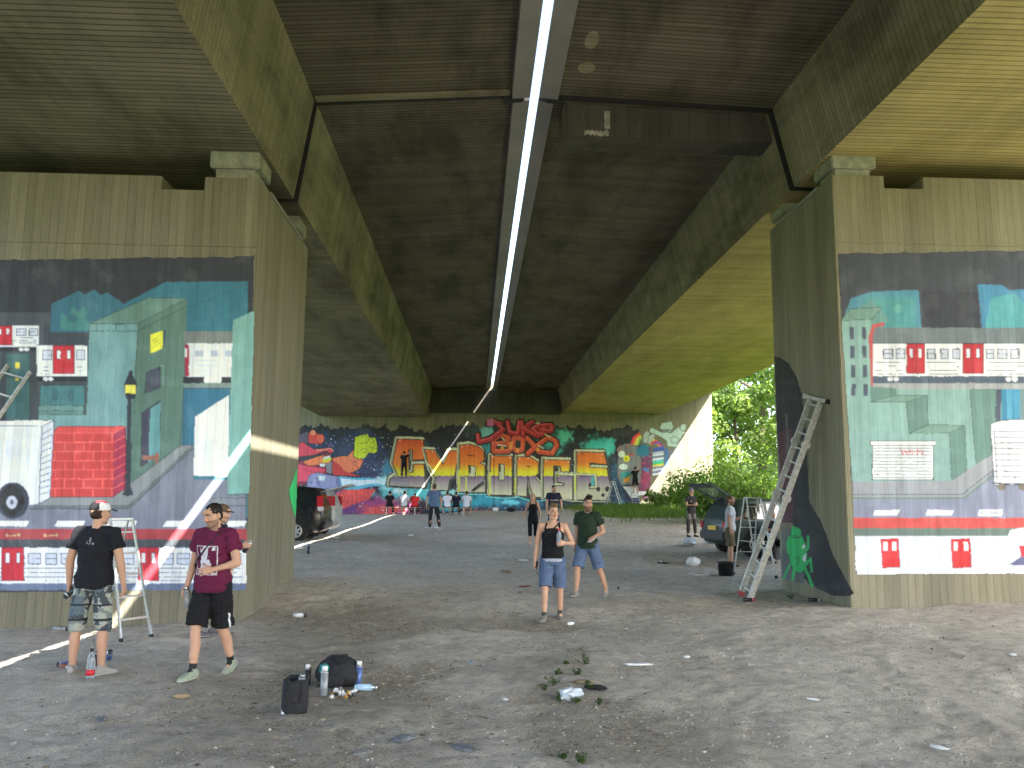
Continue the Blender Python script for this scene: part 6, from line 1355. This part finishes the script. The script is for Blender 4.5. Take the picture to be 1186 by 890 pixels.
lit = [('paper_scrap', 'white torn paper right of the weeds', 740, 771, .34, .09, .03, M_white), ('paper_scrap', 'small white paper beyond the torn paper', 795, 762, .11, .08, .03, M_white), ('paper_scrap', 'white and red paper scrap on the right dirt', 941, 811, .14, .06, .02, M_white), ('paper_scrap', 'white paper near the right edge of the view', 1173, 759, .17, .08, .02, M_white),
 ('paper_scrap', 'pale twisted paper at the lower right', 1088, 867, .16, .08, .02, M_white), ('tissue', 'white tissue at the feet of the tank top man', 661, 724, .13, .08, .05, M_white), ('tissue', 'grey white tissue at the lower left', 117, 835, .20, .07, .03, M_slate), ('cardboard_scrap', 'flattened yellowish scrap behind the tote bag', 210, 809, .17, .08, .05, M_card), ('plastic_scrap', 'light blue plastic scrap right of the backpack', 546, 767, .12, .05, .02, M_lblue),
 ('plastic_strip', 'long grey plastic strip right of the blue scrap', 567, 778, .07, .34, .015, M_slate), ('slate_piece', 'flat grey slab at the bottom centre', 466, 858, .24, .16, .04, M_slate), ('slate_piece', 'flat grey rag at the bottom right of the centre', 536, 868, .26, .14, .03, M_slate), ('slate_piece', 'pale flat stone near the bottom edge', 419, 874, .16, .10, .03, M_edge), ('paper_scrap', 'small pale scrap between the strip and the plastic bag', 585, 811, .08, .06, .02, M_white),
 ('plastic_bag', 'white plastic bag crumpled right of the sandal', 803, 656, .42, .34, .27, M_white), ('plastic_bag', 'pale plastic bag on the dirt below the woman by the tailgate', 799, 632, .55, .4, .26, M_bagc), ('plastic_bag', 'small pale bag under the rear of the green car', 823, 630, .4, .3, .22, M_bagc), ('bottle_scrap', 'clear crushed bottle by the shoes of the grey tee man', 834, 637, .26, .2, .12, M_bagc), ('paper_scrap', 'white flat paper left of the tank top man', 606, 650, .38, .22, .05, M_white), ('rag', 'reddish rag on the dirt left of the tank top man', 608, 680, .36, .14, .03, plain('red_rag', (.22, .07, .06), .9)),
 ('paper_scrap', 'white scrap beside the long strip of sun', 497, 612, .5, .3, .06, M_white), ('paper_scrap', 'white scrap right of the blue tee man', 506, 612, .3, .3, .08, M_white), ('paper_scrap', 'white scrap near the black car tail', 388, 624, .3, .25, .08, M_white), ('paper_scrap', 'white scrap in front of the black car wheel', 344, 636, .4, .3, .08, M_white), ('paper_scrap', 'small scrap right of the strip of sun', 476, 621, .25, .2, .06, M_white),
 ('can_scrap', 'black bag on the dirt before the last letters', 592, 593, .6, .4, .3, M_blackcloth), ('paper_scrap', 'white heap at the foot of the wall under the fourth letter', 574, 592, .5, .4, .3, M_white), ('rag', 'brown rag by the grey trash left of the tank top man', 586, 663, .4, .2, .05, M_card)]
for k, (nm, lab, px, py, a, b, c_, mt) in enumerate(lit):
    cat = {'paper_scrap': 'paper', 'tissue': 'tissue', 'cardboard_scrap': 'cardboard', 'plastic_scrap': 'plastic', 'plastic_strip': 'plastic', 'slate_piece': 'slab', 'plastic_bag': 'plastic bag', 'bottle_scrap': 'bottle', 'rag': 'rag', 'can_scrap': 'bag'}[nm]
    if nm == 'can_scrap': nm = 'black_bag'
    crumple(nm, lab, cat, px, py, a, b, c_, mt, 20+k, 'litter on the dirt', (k*1.3) % 3 if nm not in ('plastic_strip',) else .35)
# stones, chips and twigs: nobody could count them
def scatter(name, label, n, fn, s0, s1, cols_, seed, flat=.5, cat='stones'):
    g = np.random.default_rng(seed); X_, Y_ = fn(g, n); n = len(X_); Z_ = gh(X_, Y_); s_ = g.uniform(0, 1, n)**2.5*(s1-s0)+s0
    base = np.array([(1,0,0),(-1,0,0),(0,1,0),(0,-1,0),(0,0,1),(0,0,-1)], float); fc = np.array([(0,2,4),(2,1,4),(1,3,4),(3,0,4),(2,0,5),(1,2,5),(3,1,5),(0,3,5)])
    V = base[None]*g.uniform(.6, 1.2, (n, 6, 1))*np.stack([np.ones(n), g.uniform(.35, .9, n), np.full(n, flat)*g.uniform(.6, 1.2, n)], -1)[:, None]; a = g.uniform(0, 6.28, n); ca, sa = np.cos(a)[:, None], np.sin(a)[:, None]
    V = np.stack([V[..., 0]*ca-V[..., 1]*sa, V[..., 0]*sa+V[..., 1]*ca, V[..., 2]], -1)*s_[:, None, None]+np.stack([X_, Y_, Z_+s_*flat*.35], -1)[:, None]
    C = np.array(cols_)[g.integers(0, len(cols_), n)]*g.uniform(.7, 1.3, (n, 1)); Fq = (fc[None]+(np.arange(n)*6)[:, None, None]).reshape(-1, 3)
    tag(link(name, np_mesh(name, V.reshape(-1, 3), Fq, np.repeat(C, 6, 0)), M_shoe), label, cat, kind='stuff')
def fr_(g, n):
    Y_ = 4.6+(g.uniform(0, 1, n)**1.7)*20; X_ = g.uniform(-.72, .80, n)*Y_; d = fbm(X_*.8, Y_*.8, s=14); k = g.uniform(0, 1, n) < (d-.25)*1.8; return X_[k], Y_[k]
scatter('gravel', 'small stones strewn over the dirt', 22000, fr_, .004, .026, [(.32, .30, .27), (.45, .43, .40), (.22, .20, .18), (.40, .38, .36)], 4)
def ch_(g, n):
    X_ = g.normal(-.6, 1.5, n); Y_ = 4.8+g.uniform(0, 1, n)*9.5; d = fbm(X_*.55, Y_*.55, s=33); k = (g.uniform(0, 1, n) < (d-.2)*2) & (X_ > -3.4); return X_[k], Y_[k]
scatter('wood_chips', 'dry leaf and wood chips strewn around the backpack', 15000, ch_, .008, .034, [(.28, .21, .13), (.18, .13, .08), (.38, .32, .24), (.12, .09, .06), (.34, .29, .22)], 6, .22, 'wood chips')
def fd_(g, n):
    X_ = g.uniform(-5, 6, n); Y_ = 14+g.uniform(0, 1, n)*40; d = fbm(X_*.5, Y_*.3, s=51); k = g.uniform(0, 1, n) < (d-.42)*4; return X_[k], Y_[k]
scatter('litter_specks', 'pale specks of litter on the far dirt', 520, fd_, .015, .07, [(.6, .6, .6), (.5, .5, .48), (.35, .33, .3), (.05, .05, .05)], 8, .3, 'litter')
EXPO = 2.75
# ------------------------------------------------------------------ sky, sun, exposure
LD = Vector((-.665, .88, -1)).normalized()            # the way the sunlight travels
sun = bpy.data.lights.new('sun', 'SUN'); sun.energy = 5; sun.angle = R(.32); sun.color = (1, .95, .86)
so = bpy.data.objects.new('sun', sun); COL.objects.link(so); so.rotation_euler = LD.to_track_quat('-Z', 'Y').to_euler()
W = bpy.data.worlds.new('World'); scene.world = W; W.use_nodes = True
nt = W.node_tree; bg = nt.nodes['Background']; sky = nt.nodes.new('ShaderNodeTexSky'); sky.sky_type = 'NISHITA'; sky.sun_disc = False
sd = -LD; sky.sun_elevation = math.asin(sd.z); sky.sun_rotation = math.atan2(sd.x, sd.y); sky.dust_density = 2.0
nt.links.new(sky.outputs[0], bg.inputs[0]); bg.inputs[1].default_value = .15
vs = scene.view_settings; vs.view_transform = 'Standard'; vs.look = 'None'; vs.exposure = EXPO; vs.gamma = 1
cy = scene.cycles
cy.use_denoising = True; cy.max_bounces = 8; cy.diffuse_bounces = 6; cy.glossy_bounces = 3; cy.transparent_max_bounces = 8
cy.sample_clamp_indirect = 6; cy.caustics_reflective = False; cy.caustics_refractive = False
